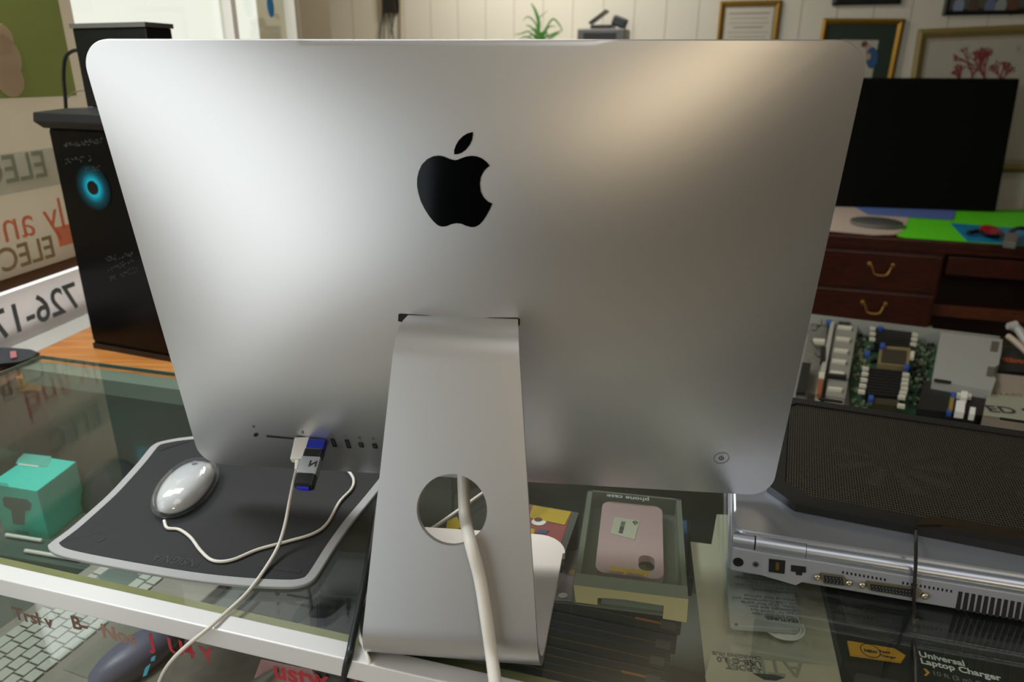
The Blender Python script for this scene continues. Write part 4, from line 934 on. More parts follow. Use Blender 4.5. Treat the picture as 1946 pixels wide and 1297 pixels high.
# ---------------------------------------------------------------- inside the case, left half
tb_ = G(94, 1026, 0.75); tx = (G(94, 1026, 0.75) - G(0, 1009, 0.75)).normalized(); tx = Vector((tx.x, tx.y, 0)).normalized(); ty = (G(165, 965, 0.75) - tb_); ty.z = 0; tdp = ty.length; ty.normalize()
TX = Matrix((tx, Vector((-tx.y, tx.x, 0)), Vector((0, 0, 1)))).transposed().to_4x4(); TX.translation = tb_
tl = TX.inverted() @ (tb_ + ty * tdp)
ht = 0.094
tk = thing('webcam_box', tb_ + Vector((-0.06, 0.05, 0)), 'turquoise box with a webcam picture standing under the glass', 'box')
W_ = 0.095
b = MB(); ft = [Vector((-W_, 0, 0)), Vector((0, 0, 0)), Vector((tl.x, tl.y, 0)), Vector((tl.x - W_, tl.y, 0))]
b.slab([TX @ (v + Vector((0, 0, ht))) for v in ft], (0, 0, -ht)); TEAL = mat('turquoise_card', '40d8c4', 0.5, var=0.03); b.build('carton', TEAL, tk, bevel=0.001)
CG = mat('camera_grey', '4b6a66', 0.5)
def fq(poly, name, m_, y=-0.0006): return MB().slab([TX @ Vector((x, y, z)) for x, z in poly], TX.to_3x3() @ Vector((0, 0.0005, 0))).build(name, m_, tk)
def fpx(px, py): v = TX.inverted() @ hit(px, py, tb_, TX.to_3x3() @ Vector((0, 1, 0))); return v.x, v.z
fq([fpx(*p) for p in ((5, 948), (10, 944), (52, 950), (60, 958), (58, 970), (48, 972), (46, 998), (25, 996), (22, 970), (8, 962))], 'webcam_picture', CG)
text('webcam', TX @ Vector((fpx(0, 921)[0] - 0.012, -0.0008, fpx(0, 921)[1])), tx, ZU, 0.009, CG, tk); text('HD 1080', TX @ Vector((fpx(32, 1012)[0], -0.0008, fpx(32, 1012)[1])), tx, ZU, 0.007, CG, tk)
flat([(35, 872), (45, 862), (98, 868), (90, 888), (30, 882)], 0.75 + ht + 0.0008, 'clear_tab', mat('teal_tab', '62c4b4', 0.3), tk)
flat([(36, 881), (74, 886), (72, 888.5), (34, 883.5)], 0.75 + ht + 0.0014, 'white_label', WHT, tk)
def dome(px, py, rpx, zz, name, lb, mcol):
    c = G(px, py, zz); r_ = rpx / FPX * (c - CAM).length
    tag(MB().lathe([(r_, 0), (r_ * 1.0, r_ * 0.25), (r_ * 0.9, r_ * 0.5), (r_ * 0.7, r_ * 0.85), (r_ * 0.4, r_ * 1.05), (r_ * 0.02, r_ * 1.12)], Matrix.Translation((c.x, c.y, 0.7501)), 32).build(name, mcol, smooth=True, angle=80), lb, 'speaker')
DM = mat('charcoal_fabric', '22292b', 0.8, var=0.25, scale=300)
dome(224, 935, 56, 0.76, 'round_speaker', 'dark rounded speaker under the glass right of the turquoise box', DM)
dome(104, 925, 44, 0.76, 'round_speaker', 'dark rounded speaker under the glass behind the turquoise box', DM)
# white-edged trays in front of the box, grey bags and a dark panel
tray = MB().slab([G(x, y, 0.765) for x, y in ((-60, 1000), (150, 1033), (175, 1085), (-60, 1045))], (0, 0, -0.012))
tag(tray.build('flat_tray', mat('blue_grey_tray', '4a5754', 0.35), bevel=0.002), 'flat blue-grey tray on the shelf in front of the turquoise box', 'tray')
tag(MB().tube([G(12, 1017, 0.77), G(80, 1028, 0.77)], 0.003, 8).build('white_strip', WHT), 'upper of two thin white strips before the turquoise box', 'strip', 'white strips on the flat tray')
tag(MB().tube([G(48, 1047, 0.77), G(150, 1064, 0.77)], 0.003, 8).build('white_strip', WHT), 'lower of two thin white strips, at the left corner of the mouse mat', 'strip', 'white strips on the flat tray')
def pillow(px, py, rx, ry, h, z, name, m_, lb, cat, yaw=-0.27):
    c = G(px, py, z); M_ = fr(c, yaw); rings = []
    for f, hh in ((0.9, 0), (1.0, 0.3), (0.95, 0.6), (0.75, 0.85), (0.45, 0.97), (0.05, 1)):
        rings.append([M_ @ Vector((rx * f * math.copysign(abs(math.cos(a)) ** 0.6, math.cos(a)), ry * f * math.copysign(abs(math.sin(a)) ** 0.6, math.sin(a)), h * hh)) for a in [2*PI*k/28 for k in range(28)]])
    return tag(MB().rings(rings).build(name, m_, smooth=True, angle=80), lb, cat)
pillow(230, 1118, 0.045, 0.030, 0.022, 0.7515, 'grey_pouch', mat('grey_pouch', '6f7a76', 0.6), 'small grey pouch under the glass just below the mouse mat', 'pouch')
wb_ = thing('white_tablet', G(540, 1140, 0.8), 'pale tablet in a sleeve under the glass between mat and rail', 'tablet')
MB().slab([G(x, y, 0.86) for x, y in ((452, 1130), (612, 1060), (606, 1225), (440, 1182))], (0, 0, -0.012)).build('tablet_body', mat('pale_grey_tablet', 'a4a6a2', 0.4, var=0.05, scale=6), wb_, bevel=0.004)
MB().slab([G(x, y, 0.8608) for x, y in ((600, 1118), (612, 1135), (575, 1180), (550, 1190), (555, 1175), (572, 1150))], (0, 0, -0.0005)).build('grey_strap', mat('blue_grey_strap', '56686a', 0.5), wb_)
tag(MB().box(-0.46, -0.20, 0.60, 0.78, 0.7501, 0.846, CM).build('cardboard_box', mat('grey_carton', '4a4c49', 0.8, var=0.1), bevel=0.002), 'grey carton under the pale tablet inside the counter', 'box')
dkp = thing('dark_tablet', G(660, 1080, 0.88), 'dark olive tablet under the glass between the mouse mat and the computer stand', 'tablet')
MB().slab([G(x, y, 0.90) for x, y in ((608, 1040), (660, 960), (740, 905), (860, 905), (860, 1150), (605, 1130))], (0, 0, -0.008)).build('tablet_body', mat('dark_olive_tablet', '33352d', 0.45), dkp, bevel=0.002)
MB().slab([G(x, y, 0.892) for x, y in ((605, 1131), (860, 1150), (860, 1300), (603, 1290))], (0, 0, -0.03)).build('tablet_cover', mat('slate_cover', '28312f', 0.5), dkp, bevel=0.002)
tag(MB().slab([G(x, y, 0.895) for x, y in ((865, 940), (1000, 900), (1010, 990), (940, 1035), (850, 1040))], (0, 0, -0.01)).build('flat_box', mat('dark_grey_box', '3c3a35', 0.5)), 'dark flat box under the glass seen through the round hole', 'box')
tag(MB().slab([G(x, y, 0.9) for x, y in ((850, 990), (868, 982), (878, 1002), (846, 1014))], (0, 0, -0.001)).build('price_sticker', MATS['yellow_sticker']), 'small yellow sticker glimpsed through the round hole of the stand', 'sticker')

# open pale laptop and small goods on the shelf seen through the front pane
KMx = fr((-0.576, 0.734, 0.775), math.radians(70))
kb = thing('open_laptop', G(60, 1235, 0.75), 'pale grey laptop with white keys on the shelf behind the front pane', 'laptop')
MB().box(-0.112, 0.20, -0.085, 0.135, -0.0245, -0.007, KMx).build('laptop_deck', mat('pale_deck', '9f978f', 0.5), kb, bevel=0.003)
keys = mat('white_keys', 'c9c8c2', 0.5); first = None
KK = math.radians(33)
for r_ in range(6):
    for c in range(15):
        x = -0.100 + c * 0.0195 + (r_ % 3) * 0.004; y = 0.012 + r_ * 0.0185
        if first is None:
            first = MB().box(-0.0086, 0.0086, -0.0082, 0.0082, 0, 0.003, KMx.to_3x3().to_4x4()).build('key', keys, kb, bevel=0.001); o = first
        else:
            o = first.copy(); C.objects.link(o)
        o.location = KMx @ Vector((x, y, -0.0066))
MB().box(-0.02, 0.09, -0.075, -0.012, -0.0068, -0.0060, KMx).build('touchpad', mat('pale_touchpad', '969188', 0.4), kb, bevel=0.0004)
lm = G(262, 1262, 0.77)
m2 = thing('gaming_mouse', lm, 'lilac mouse with two light-blue marks on the lower shelf behind the front pane', 'mouse')
M2 = fr(lm, math.radians(-32)); M2.translation.z = 0.771
MB().rings([[M2 @ Vector((0.030 * f * math.cos(a), 0.062 * f * math.sin(a), 0.034 * h)) for a in [2*PI*k/32 for k in range(32)]] for f, h in ((0.9, 0), (1.0, 0.25), (0.94, 0.55), (0.75, 0.8), (0.45, 0.95), (0.04, 1))]).build('mouse_shell', mat('lilac_grey', '7d7892', 0.4), m2, smooth=True, angle=80)
flat([(288, 1250), (296, 1246), (294, 1256), (286, 1258)], 0.806, 'blue_mark', mat('sky_blue', '3ea6c8', 0.4), m2); flat([(276, 1270), (286, 1262), (279, 1284), (271, 1287)], 0.807, 'blue_mark', MATS['sky_blue'], m2)
tag(MB().slab([G(x, y, 0.7705) for x, y in ((300, 1190), (760, 1290), (700, 1400), (230, 1400))], (0, 0, -0.018)).build('textured_case', mat('brown_grey_hide', '857870', 0.6, var=0.35, scale=55), bevel=0.003), 'grey-brown textured case lying on the lower shelf behind the front pane', 'case')
pkc = thing('pink_purse', G(545, 1290, 0.88) - Vector((0, 0, 0.15)), 'pink pouch with a grey cone shape under the red lettering', 'pouch')
MB().slab([G(x, y, z) for x, y, z in ((482, 1285, 0.853), (494, 1250, 0.895), (600, 1272, 0.895), (600, 1340, 0.812), (475, 1340, 0.80))], (0, 0, -0.049)).build('pouch_body', mat('rose_pink', 'cf8f98', 0.6), pkc, bevel=0.004)
MB().tube([G(480, 1310, 0.86), G(526, 1274, 0.885)], [0.009, 0.003], 16, False).build('grey_cone', mat('grey_cone', '7a7570', 0.5), pkc, smooth=True)

# dark object and brown board at the left end of the counter
tag(MB().rings([[G(x, y, 0.955 + z) for x, y in P] for z, P in ((0, [(-60, 664), (20, 663), (60, 665), (78, 672), (70, 685), (40, 694), (-10, 700), (-60, 702)]), (0.012, [(-55, 660), (20, 661), (55, 664), (70, 671), (60, 680), (36, 688), (-10, 692), (-55, 694)]))]).build('dark_pouch', mat('slate_pouch', '2c3134', 0.7, var=0.2), bevel=0.002), 'dark slate pouch with a pink spot on the ledge beside the glass counter', 'pouch')
tag(MB().slab([G(x, y, 0.951) for x, y in ((-60, 720), (0, 702), (66, 684), (74, 690), (0, 735), (-60, 760))], (0, 0, -0.02)).build('brown_board', mat('brown_leather', '5f3a26', 0.5), bevel=0.002), 'reddish-brown board beyond the left end of the glass counter', 'board')
tag(MB().slab([G(x, y, 0.972) for x, y in ((19, 668), (30, 667), (32, 678), (20, 681))], (0, 0, -0.003)).build('pink_spot', mat('dusty_pink', 'a8686a', 0.6)), 'small pink patch on the dark pouch at the left edge', 'patch')

# ---------------------------------------------------------------- workbench with an opened server tray, beyond the counter
bo, bx1 = G(1545, 598, 0.75), G(1900, 640, 0.75); vx = (bx1 - bo); bl0 = vx.length; vx.normalize(); vy = Vector((vx.y, -vx.x, 0))     # vy towards the camera
VM = Matrix((vx, -vy, Vector((0, 0, 1)))).transposed().to_4x4(); VM.translation = bo
wbt = thing('workbench', VM @ Vector((0.3, -0.4, -0.75)), 'dark workbench behind the counter carrying the opened server tray', 'workbench')
MB().box(-0.45, 1.6, -0.95, 0.10, -0.085, -0.0605, VM).build('bench_top', mat('dark_bench', '15110e', 0.6), wbt, bevel=0.002)
for x in (-0.4, 1.5):
    for y in (-0.9, 0.05): MB().box(x, x + 0.05, y, y + 0.05, -0.75, -0.085, VM).build('leg', MATS['dark_bench'], wbt)
sv_ = thing('server_tray', VM @ Vector((0.26, -0.3, -0.06)), 'opened server tray with green circuit board lying on the workbench', 'computer part')
def b8(x, y, z=0.75): v = VM.inverted() @ G(1440 + x / 2.949, 560 + y / 2.949, z); return v.x, v.y
def vb(X0, Y0, X1, Y1, z0, z1, name, m_, par=None, bev=0.0):
    x0, y1 = b8(X0, Y0, 0.75 + z1); x1, y1b = b8(X1, Y0, 0.75 + z1); xm, y0 = b8((X0 + X1) / 2, Y1, 0.75 + z1)
    x0b = b8(X0, Y1, 0.75 + z1)[0]
    return MB().box(min(x0, x1), max(x0, x1), min(y0, y1), max(y0, y1), z0, z1, VM).build(name, m_, par or sv_, bevel=bev)
GM = mat('bare_steel', '9a9c96', 0.45, 0.4); PCB = mat('green_circuit_board', '1f4a30', 0.5, var=0.5, scale=130)
tD = -b8(250, 560)[1] - 0.0
MB().box(-0.12, bl0, -0.78, 0.0, -0.060, -0.056, VM).build('tray_floor', GM, sv_)
MB().box(-0.12, bl0, -0.004, 0.002, -0.056, 0.0, VM).build('tray_rim', mat('steel_rim', 'b0b2aa', 0.4, 0.4), sv_)
MB().box(b8(560, 180)[0] - 0.02, b8(1010, 200)[0] - 0.0, -0.78, -0.006, -0.056, -0.050, VM).build('circuit_board', PCB, sv_)
DK = mat('memory_black', '0d0f0f', 0.5); LT = mat('white_latch', 'c9c6b4', 0.5); BL = mat('blue_clip', '2c4f9a', 0.5)
def b8z(x, y, z): v = VM.inverted() @ G(1440 + x / 2.949, 560 + y / 2.949, 0.75 + z); return v.x, v.y
def quad8(L, z, name, m_, par=None, th=0.01):
    P = [VM @ Vector((*b8z(x, y, z), z)) for x, y in L]; return MB().slab(P, (0, 0, -th)).build(name, m_, par or sv_)
for k in range(6): quad8([(662, 186 + k*15), (868, 210 + k*15), (866, 218 + k*15), (660, 194 + k*15)], -0.018, 'memory_module', DK, None, 0.03)
for k in range(9): quad8([(612, 408 + k*17), (822, 430 + k*17), (820, 440 + k*17), (610, 418 + k*17)], -0.018, 'memory_module', DK, None, 0.03)
lt = None
for (x, y) in [(645, 188), (645, 217), (643, 246), (882, 222), (878, 248), (873, 275), (605, 412), (602, 442), (597, 475), (590, 508), (583, 540), (832, 446), (828, 475), (824, 500), (822, 526), (815, 550), (808, 572), (805, 620)]:
    cxx, cyy = b8z(x, y, -0.012)
    if lt is None: lt = MB().box(-0.008, 0.008, -0.005, 0.005, 0, 0.01, VM.to_3x3().to_4x4()).build('latch', LT, sv_, bevel=0.001); o = lt
    else: o = lt.copy(); C.objects.link(o)
    o.location = VM @ Vector((cxx, cyy, -0.02))
CPU = mat('brown_heat_plate', '4c4636', 0.4, 0.5)
quad8([(686, 285), (858, 300), (846, 405), (672, 388)], -0.018, 'cooler_plate', mat('plate_rim', '7a6c48', 0.5), None, 0.02); quad8([(700, 303), (835, 315), (826, 392), (690, 378)], -0.016, 'cooler_core', CPU, None, 0.02)
quad8([(650, 578), (795, 592), (790, 625), (640, 610)], -0.018, 'cooler_plate', CPU, None, 0.02)
for x, y in ((700, 282), (835, 400), (615, 325), (690, 175), (635, 575), (400, 145), (1098, 560), (1075, 650)): quad8([(x-12, y-12), (x+14, y-10), (x+12, y+14), (x-14, y+12)], -0.010, 'blue_clip', BL, None, 0.01)
quad8([(858, 316), (880, 318), (876, 352), (854, 350)], -0.012, 'capacitor', LT, None, 0.01)
rsd = random.Random(3)
chips = MB()
for k in range(170):
    x = rsd.choice((rsd.uniform(565, 640), rsd.uniform(880, 985), rsd.uniform(850, 960), rsd.uniform(530, 600))); y = rsd.uniform(180, 640)
    s_ = rsd.uniform(4, 11); P = [VM @ Vector((*b8z(x + a, y + c, -0.044), -0.044)) for a, c in ((-s_, -s_*.7), (s_, -s_*.6), (s_, s_*.7), (-s_, s_*.6))]; chips.slab(P, (0, 0, -0.006))
chips.build('board_chips', mat('assorted_chips', '6f7a5c', 0.5, var=0.9, scale=45), sv_)['kind'] = 'stuff'
chips = MB()
for k in range(90):
    x = rsd.choice((rsd.uniform(565, 660), rsd.uniform(850, 985))); y = rsd.uniform(180, 640)
    s_ = rsd.uniform(4, 13); P = [VM @ Vector((*b8z(x + a, y + c, -0.043), -0.043)) for a, c in ((-s_, -s_*.7), (s_, -s_*.6), (s_, s_*.7), (-s_, s_*.6))]; chips.slab(P, (0, 0, -0.006))
chips.build('dark_chips', DK, sv_)['kind'] = 'stuff'
quad8([(440, 150), (562, 165), (490, 580), (380, 565)], -0.020, 'drive_cage', mat('pale_grey_metal', '8c8c82', 0.5, 0.2), None, 0.03)
for k, y in enumerate((170, 235, 300, 360, 425, 515)): quad8([(452 - k*11, y), (530 - k*11, y + 8), (526 - k*11, y + 20), (448 - k*11, y + 10)], -0.012, 'cage_rung', LT, None, 0.012); 
quad8([(455, 150), (520, 155), (515, 170), (450, 166)], -0.010, 'dark_slot', DK, None, 0.01)
quad8([(395, 440), (500, 452), (496, 466), (392, 452)], -0.010, 'dark_slot', DK, None, 0.01)
quad8([(305, 130), (400, 140), (330, 560), (215, 545)], -0.030, 'side_bay', mat('side_bay_grey', '6a6a60', 0.6, var=0.5, scale=60), None, 0.02)
quad8([(410, 150), (432, 152), (355, 560), (325, 556)], -0.010, 'bay_rail', mat('bay_rail', 'a3a39a', 0.5), None, 0.02)
quad8([(345, 430), (372, 433), (355, 560), (330, 556)], -0.008, 'orange_cap', mat('rust_orange', '8a4a26', 0.6), None, 0.01); quad8([(345, 432), (376, 435), (372, 468), (342, 464)], -0.004, 'white_cap', LT, None, 0.006)
quad8([(250, 380), (300, 385), (268, 550), (215, 545)], -0.006, 'dark_bay', DK, None, 0.01)
quad8([(355, 290), (382, 292), (380, 372), (350, 380)], -0.008, 'dark_bracket', DK, None, 0.01)
quad8([(312, 245), (378, 250), (376, 266), (310, 262)], -0.006, 'white_tube', LT, None, 0.01)
for a in ((305, 200, 340, 170), (300, 260, 330, 300), (330, 180, 360, 140), (318, 330, 350, 345)):
    P = [VM @ Vector((*b8z(x, y, -0.006), -0.006)) for x, y in ((a[0], a[1]), ((a[0]+a[2])/2 + 8, (a[1]+a[3])/2 + 14), (a[2], a[3]))]; MB().tube(P, 0.0016, 6).build('wire', BCABLE, sv_, smooth=True)
SH = quad8([(1028, 212), (1372, 252), (1365, 325), (1350, 395), (1330, 405), (1322, 455), (1335, 475), (1312, 540), (980, 480), (1005, 330)], 0.004, 'steel_cover', mat('cover_steel', 'a3a59f', 0.5, 0.15), None, 0.04)
for q_ in (((1312, 260), (1355, 265), (1342, 322), (1302, 316)), ((1290, 402), (1330, 408), (1318, 462), (1280, 455))): quad8(list(q_), 0.0052, 'cover_notch', mat('notch_grey', '5a564a', 0.6), SH, 0.002)
quad8([(990, 470), (1085, 485), (1083, 498), (988, 484)], 0.0052, 'cover_vent', DK, SH, 0.002)
quad8([(935, 480), (1300, 545), (1262, 680), (890, 640)], -0.02, 'power_section', mat('power_black', '141516', 0.5), None, 0.03)
quad8([(1115, 592), (1165, 597), (1158, 662), (1106, 655)], -0.004, 'white_connector', WHT, None, 0.016); quad8([(1192, 630), (1222, 634), (1217, 672), (1186, 668)], -0.004, 'white_connector', WHT, None, 0.016)
quad8([(1142, 540), (1178, 544), (1174, 580), (1138, 576)], -0.004, 'white_connector', WHT, None, 0.016); quad8([(1118, 548), (1200, 556), (1198, 572), (1116, 564)], -0.006, 'grey_connector', LT, None, 0.01)
quad8([(1080, 575), (1102, 578), (1092, 645), (1070, 640)], -0.006, 'amber_strip', mat('amber_strip', '8a7430', 0.5), None, 0.01)
# papers, cables right of the tray
env = thing('printed_mailer', VM @ Vector((*b8(1400, 570), -0.02)), 'printed paper mailer beside the server tray at the right edge', 'mailer')
MB().slab([VM @ Vector((*b8z(x, y, -0.01), -0.01)) for x, y in ((1325, 440), (1600, 470), (1600, 720), (1262, 678))], (0, 0, -0.05)).build('paper', mat('faded_paper', '8d8274', 0.7, var=0.15, scale=14), env)
MB().slab([VM @ Vector((*b8z(x, y, -0.009), -0.009)) for x, y in ((1290, 540), (1600, 575), (1600, 720), (1262, 678))], (0, 0, -0.0008)).build('pale_panel', mat('greenish_paper', '8e8f7c', 0.7), env)
e0, e1 = VM @ Vector((*b8z(1295, 655, -0.008), -0.008)), VM @ Vector((*b8z(1492, 672, -0.008), -0.008)); ed = (e1 - e0).normalized(); ee = Vector((-ed.y, ed.x, 0))
text('ED STATES', e0, ed, ee, 0.052, PRINT, env, bold=0.001)
e0 = VM @ Vector((*b8z(1330, 560, -0.008), -0.008)); text('FRACTION MAIL', e0, ed, ee, 0.022, mat('orange_brown_print', '80563a', 0.6), env)
ob = thing('orange_lettered_box', VM @ Vector((*b8(1420, 370), -0.06)), 'black box with orange lettering behind the mailer at the right edge', 'box')
MB().slab([VM @ Vector((*b8z(x, y, -0.012), -0.012)) for x, y in ((1385, 300), (1600, 320), (1600, 440), (1350, 430))], (0, 0, -0.045)).build('carton', DK, ob)
e0 = VM @ Vector((*b8z(1375, 372, -0.011), -0.011)); text('@promo', e0, ed, ee, 0.04, mat('burnt_orange_print', 'a04a1c', 0.5), ob, bold=0.001)
hp = thing('cable_plug', VM @ Vector((*b8(1430, 180), 0.0)), 'grey cable plug with pale wires at the right edge above the tray', 'plug')
MB().tube([VM @ Vector((*b8z(1400, 178, 0.03), 0.03)), VM @ Vector((*b8z(1445, 180, 0.03), 0.03))], [0.01, 0.018], 12, False).build('plug_head', mat('pale_grey_plug', 'a2a29e', 0.4), hp, smooth=True)
MB().tube([VM @ Vector((*b8z(1440, 178, 0.03), 0.03)), VM @ Vector((*b8z(1475, 215, 0.02), 0.02)), VM @ Vector((*b8z(1520, 290, 0.0), 0.0))], 0.013, 12).build('plug_lead', MATS['pale_grey_plug'], hp, smooth=True)
tag(MB().tube([VM @ Vector((*b8z(1405, 235, 0.02), 0.02)), VM @ Vector((*b8z(1450, 270, 0.015), 0.015)), VM @ Vector((*b8z(1530, 345, 0.0), 0.0))], 0.009, 10).build('pale_cable', mat('beige_cable', 'a89c88', 0.5), smooth=True), 'beige cable end beside the grey plug at the right edge', 'cable')

# ---------------------------------------------------------------- desk by the back wall
DA = math.radians(-17.0); do = G(1575, 446, 0.76); DM_ = fr((do.x, do.y, 0), DA)
def dk(px, py, y=0.0): v = DM_.inverted() @ hit(px, py, DM_ @ Vector((0, y, 0)), DM_.to_3x3() @ Vector((0, 1, 0))); return v.x, v.z
MAH = woodmat('red_mahogany', '2e0f08', '4d1a0e', 4, 0.28)
de = thing('writing_desk', DM_ @ Vector((0.7, 0.4, 0)), 'dark red mahogany desk with brass handles by the back wall', 'desk')
MB().box(-0.35, 1.75, 0, 0.80, 0.728, 0.76, DM_).build('desk_top', MAH, de, bevel=0.006)
MB().box(-0.33, 1.73, 0.012, 0.78, 0.700, 0.728, DM_).build('top_moulding', MAH, de, bevel=0.005)
pr = dk(1797, 500)[0]; pl = dk(1552, 480)[0] - 0.0
MB().box(pl - 0.02, pr, 0.03, 0.76, 0.0, 0.70, DM_).build('pedestal', MAH, de, bevel=0.003)
MB().box(1.28, 1.72, 0.03, 0.76, 0.0, 0.70, DM_).build('pedestal', MAH, de, bevel=0.003)
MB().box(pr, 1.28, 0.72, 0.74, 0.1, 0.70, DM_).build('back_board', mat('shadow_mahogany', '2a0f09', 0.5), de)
def drawer(x0, x1, z0, z1, hx=True):
    d = MB().box(x0, x1, 0.012, 0.035, z0, z1, DM_).build('drawer', MAH, de, bevel=0.006)
    if hx:
        c = (x0 + x1) / 2 + 0.01; zc = (z0 + z1) / 2 + 0.02
        BR = mat('antique_brass', 'b08a4a', 0.35, 1.0)
        MB().tube([DM_ @ Vector((c + a, y, zc + z)) for a, y, z in ((-0.052, 0.012, 0.012), (-0.045, 0.0, 0.010), (-0.036, -0.010, -0.012), (-0.026, -0.014, -0.030), (0, -0.016, -0.035), (0.026, -0.014, -0.030), (0.036, -0.010, -0.012), (0.045, 0.0, 0.010), (0.052, 0.012, 0.012))], 0.0045, 8).build('handle', BR, d, smooth=True)
        for sgn in (-1, 1): MB().lathe([(0.013, 0), (0.010, 0.006), (0.003, 0.009)], DM_ @ Matrix.Translation((c + sgn * 0.052, 0.012, zc + 0.012)) @ Matrix.Rotation(PI/2, 4, 'X'), 14).build('handle_rose', BR, d, smooth=True)
drawer(pl + 0.02, pr - 0.01, 0.505, 0.685); drawer(pl + 0.02, pr - 0.01, 0.31, 0.49); drawer(pl + 0.02, pr - 0.01, 0.06, 0.295)
drawer(pr + 0.012, 1.27, 0.60, 0.69, False)
zf = dk(1850, 607)[1]
MB().box(pr, 1.28, 0.10, 0.14, zf - 0.03, zf + 0.03, DM_).build('stretcher', woodmat('brown_stretcher', '4a2310', '6b3518', 4, 0.4), de, bevel=0.004)
# things on the desk
def dslab(poly, z, name, m_, lb, cat, th=0.001, **k):
    return tag(MB().slab([G(x, y, z) for x, y in poly], (0, 0, -th)).build(name, m_, **k), lb, cat)
dslab([(1700, 412), (1830, 398), (1960, 398), (1960, 468), (1722, 452), (1705, 448)], 0.7625, 'green_mat', mat('vivid_green_mat', '5cd818', 0.6), 'vivid green mat covering the right part of the desk', 'mat', 0.0015)
dslab([(1500, 386), (1620, 388), (1730, 410), (1715, 440), (1700, 446), (1660, 447), (1500, 432)], 0.7645, 'beige_paper', mat('beige_sheet', 'b7a99e', 0.7), 'beige sheet on the desk under the silver disc', 'paper', 0.0015)
dslab([(1612, 386), (1790, 388), (1816, 400), (1812, 418), (1650, 408)], 0.7665, 'blue_paper', mat('periwinkle_sheet', '5a72b4', 0.6), 'blue sheet lying in front of the large black screen', 'paper', 0.001)
c = G(1665, 426, 0.768); dsc = MB().lathe([(0.115, 0), (0.125, 0.004), (0.125, 0.016), (0.118, 0.020), (0.01, 0.020)], Matrix.Translation((c.x, c.y, 0.7648)), 48).build('silver_disc', mat('grey_metal_tin', '8f918e', 0.3, 0.7), smooth=True, angle=40)
tag(dsc, 'flat round silver tin on the beige sheet at the left of the desk', 'tin')
po = dslab([(1806, 424), (1960, 436), (1960, 466), (1838, 458)], 0.7655, 'blue_pouch', mat('clear_blue_vinyl', '1f86b8', 0.35), 'blue vinyl pouch lying on the green mat', 'pouch', 0.003)
kn = thing('red_pliers', G(1880, 438, 0.77), 'red-handled tool lying on the blue pouch', 'tool')
MB().rings([[G(1883 + 22 * f * math.cos(a), 438 + 10 * f * math.sin(a) + 4 * f * math.cos(a), 0.772 + h) for a in [2*PI*k/20 for k in range(20)]] for f, h in ((0.9, 0), (1, 0.012), (0.7, 0.026), (0.1, 0.03))]).build('grip', mat('signal_red', 'a31322', 0.35), kn, smooth=True, angle=80)
MB().tube([G(1840, 443, 0.78), G(1860, 440, 0.785), G(1880, 446, 0.785)], 0.012, 8).build('jaw', mat('dark_steel', '2e2a26', 0.4, 0.6), kn, smooth=True)
tag(MB().slab([G(x, y, 0.80) for x, y in ((1912, 440), (1936, 443), (1932, 462), (1908, 459))], (0, 0, -0.028)).build('grey_adapter', mat('grey_adapter', '6d6a66', 0.5), bevel=0.003), 'small grey adapter block at the front edge of the blue pouch', 'adapter')
tag(MB().tube([G(1920, 442, 0.80), G(1935, 434, 0.80), G(1960, 436, 0.79)], 0.010, 8).build('black_tool', BCABLE, smooth=True), 'black tool end at the right edge above the grey adapter', 'tool')

# large black screen leaning on the desk
r0, l0 = G(1893, 402, 0.769), G(1590, 392, 0.769); hx_ = Vector((r0.x - l0.x, r0.y - l0.y, 0)).normalized(); bk = Vector((-hx_.y, hx_.x, 0))
n_t = (Vector((0, 0, 1)) * math.sin(0.12) - bk * math.cos(0.12)); upv = (Vector((0, 0, 1)) * math.cos(0.12) + bk * math.sin(0.12))
tr_ = hit(1936, 149, r0, n_t); Hs = (tr_ - r0).dot(upv)
tv = thing('large_monitor', r0 - hx_ * 0.6, 'large black display panel standing on the desk against the wall', 'monitor')
MT = Matrix((hx_, -n_t, upv)).transposed().to_4x4(); MT.translation = r0
MB().box(-1.12, 0.0, 0.0, 0.035, 0, Hs, MT).build('display_housing', mat('display_black', '0c0d0a', 0.7, spec=0.15), tv, bevel=0.008)
MB().box(-1.11, -0.01, -0.001, 0.001, 0.012, Hs - 0.01, MT).build('screen', mat('matt_screen', '0a0b08', 0.8, spec=0.12), tv)
MB().box(-0.9, -0.2, 0.02, 0.12, -0.0, 0.02, MT).build('base', BMETAL, tv)

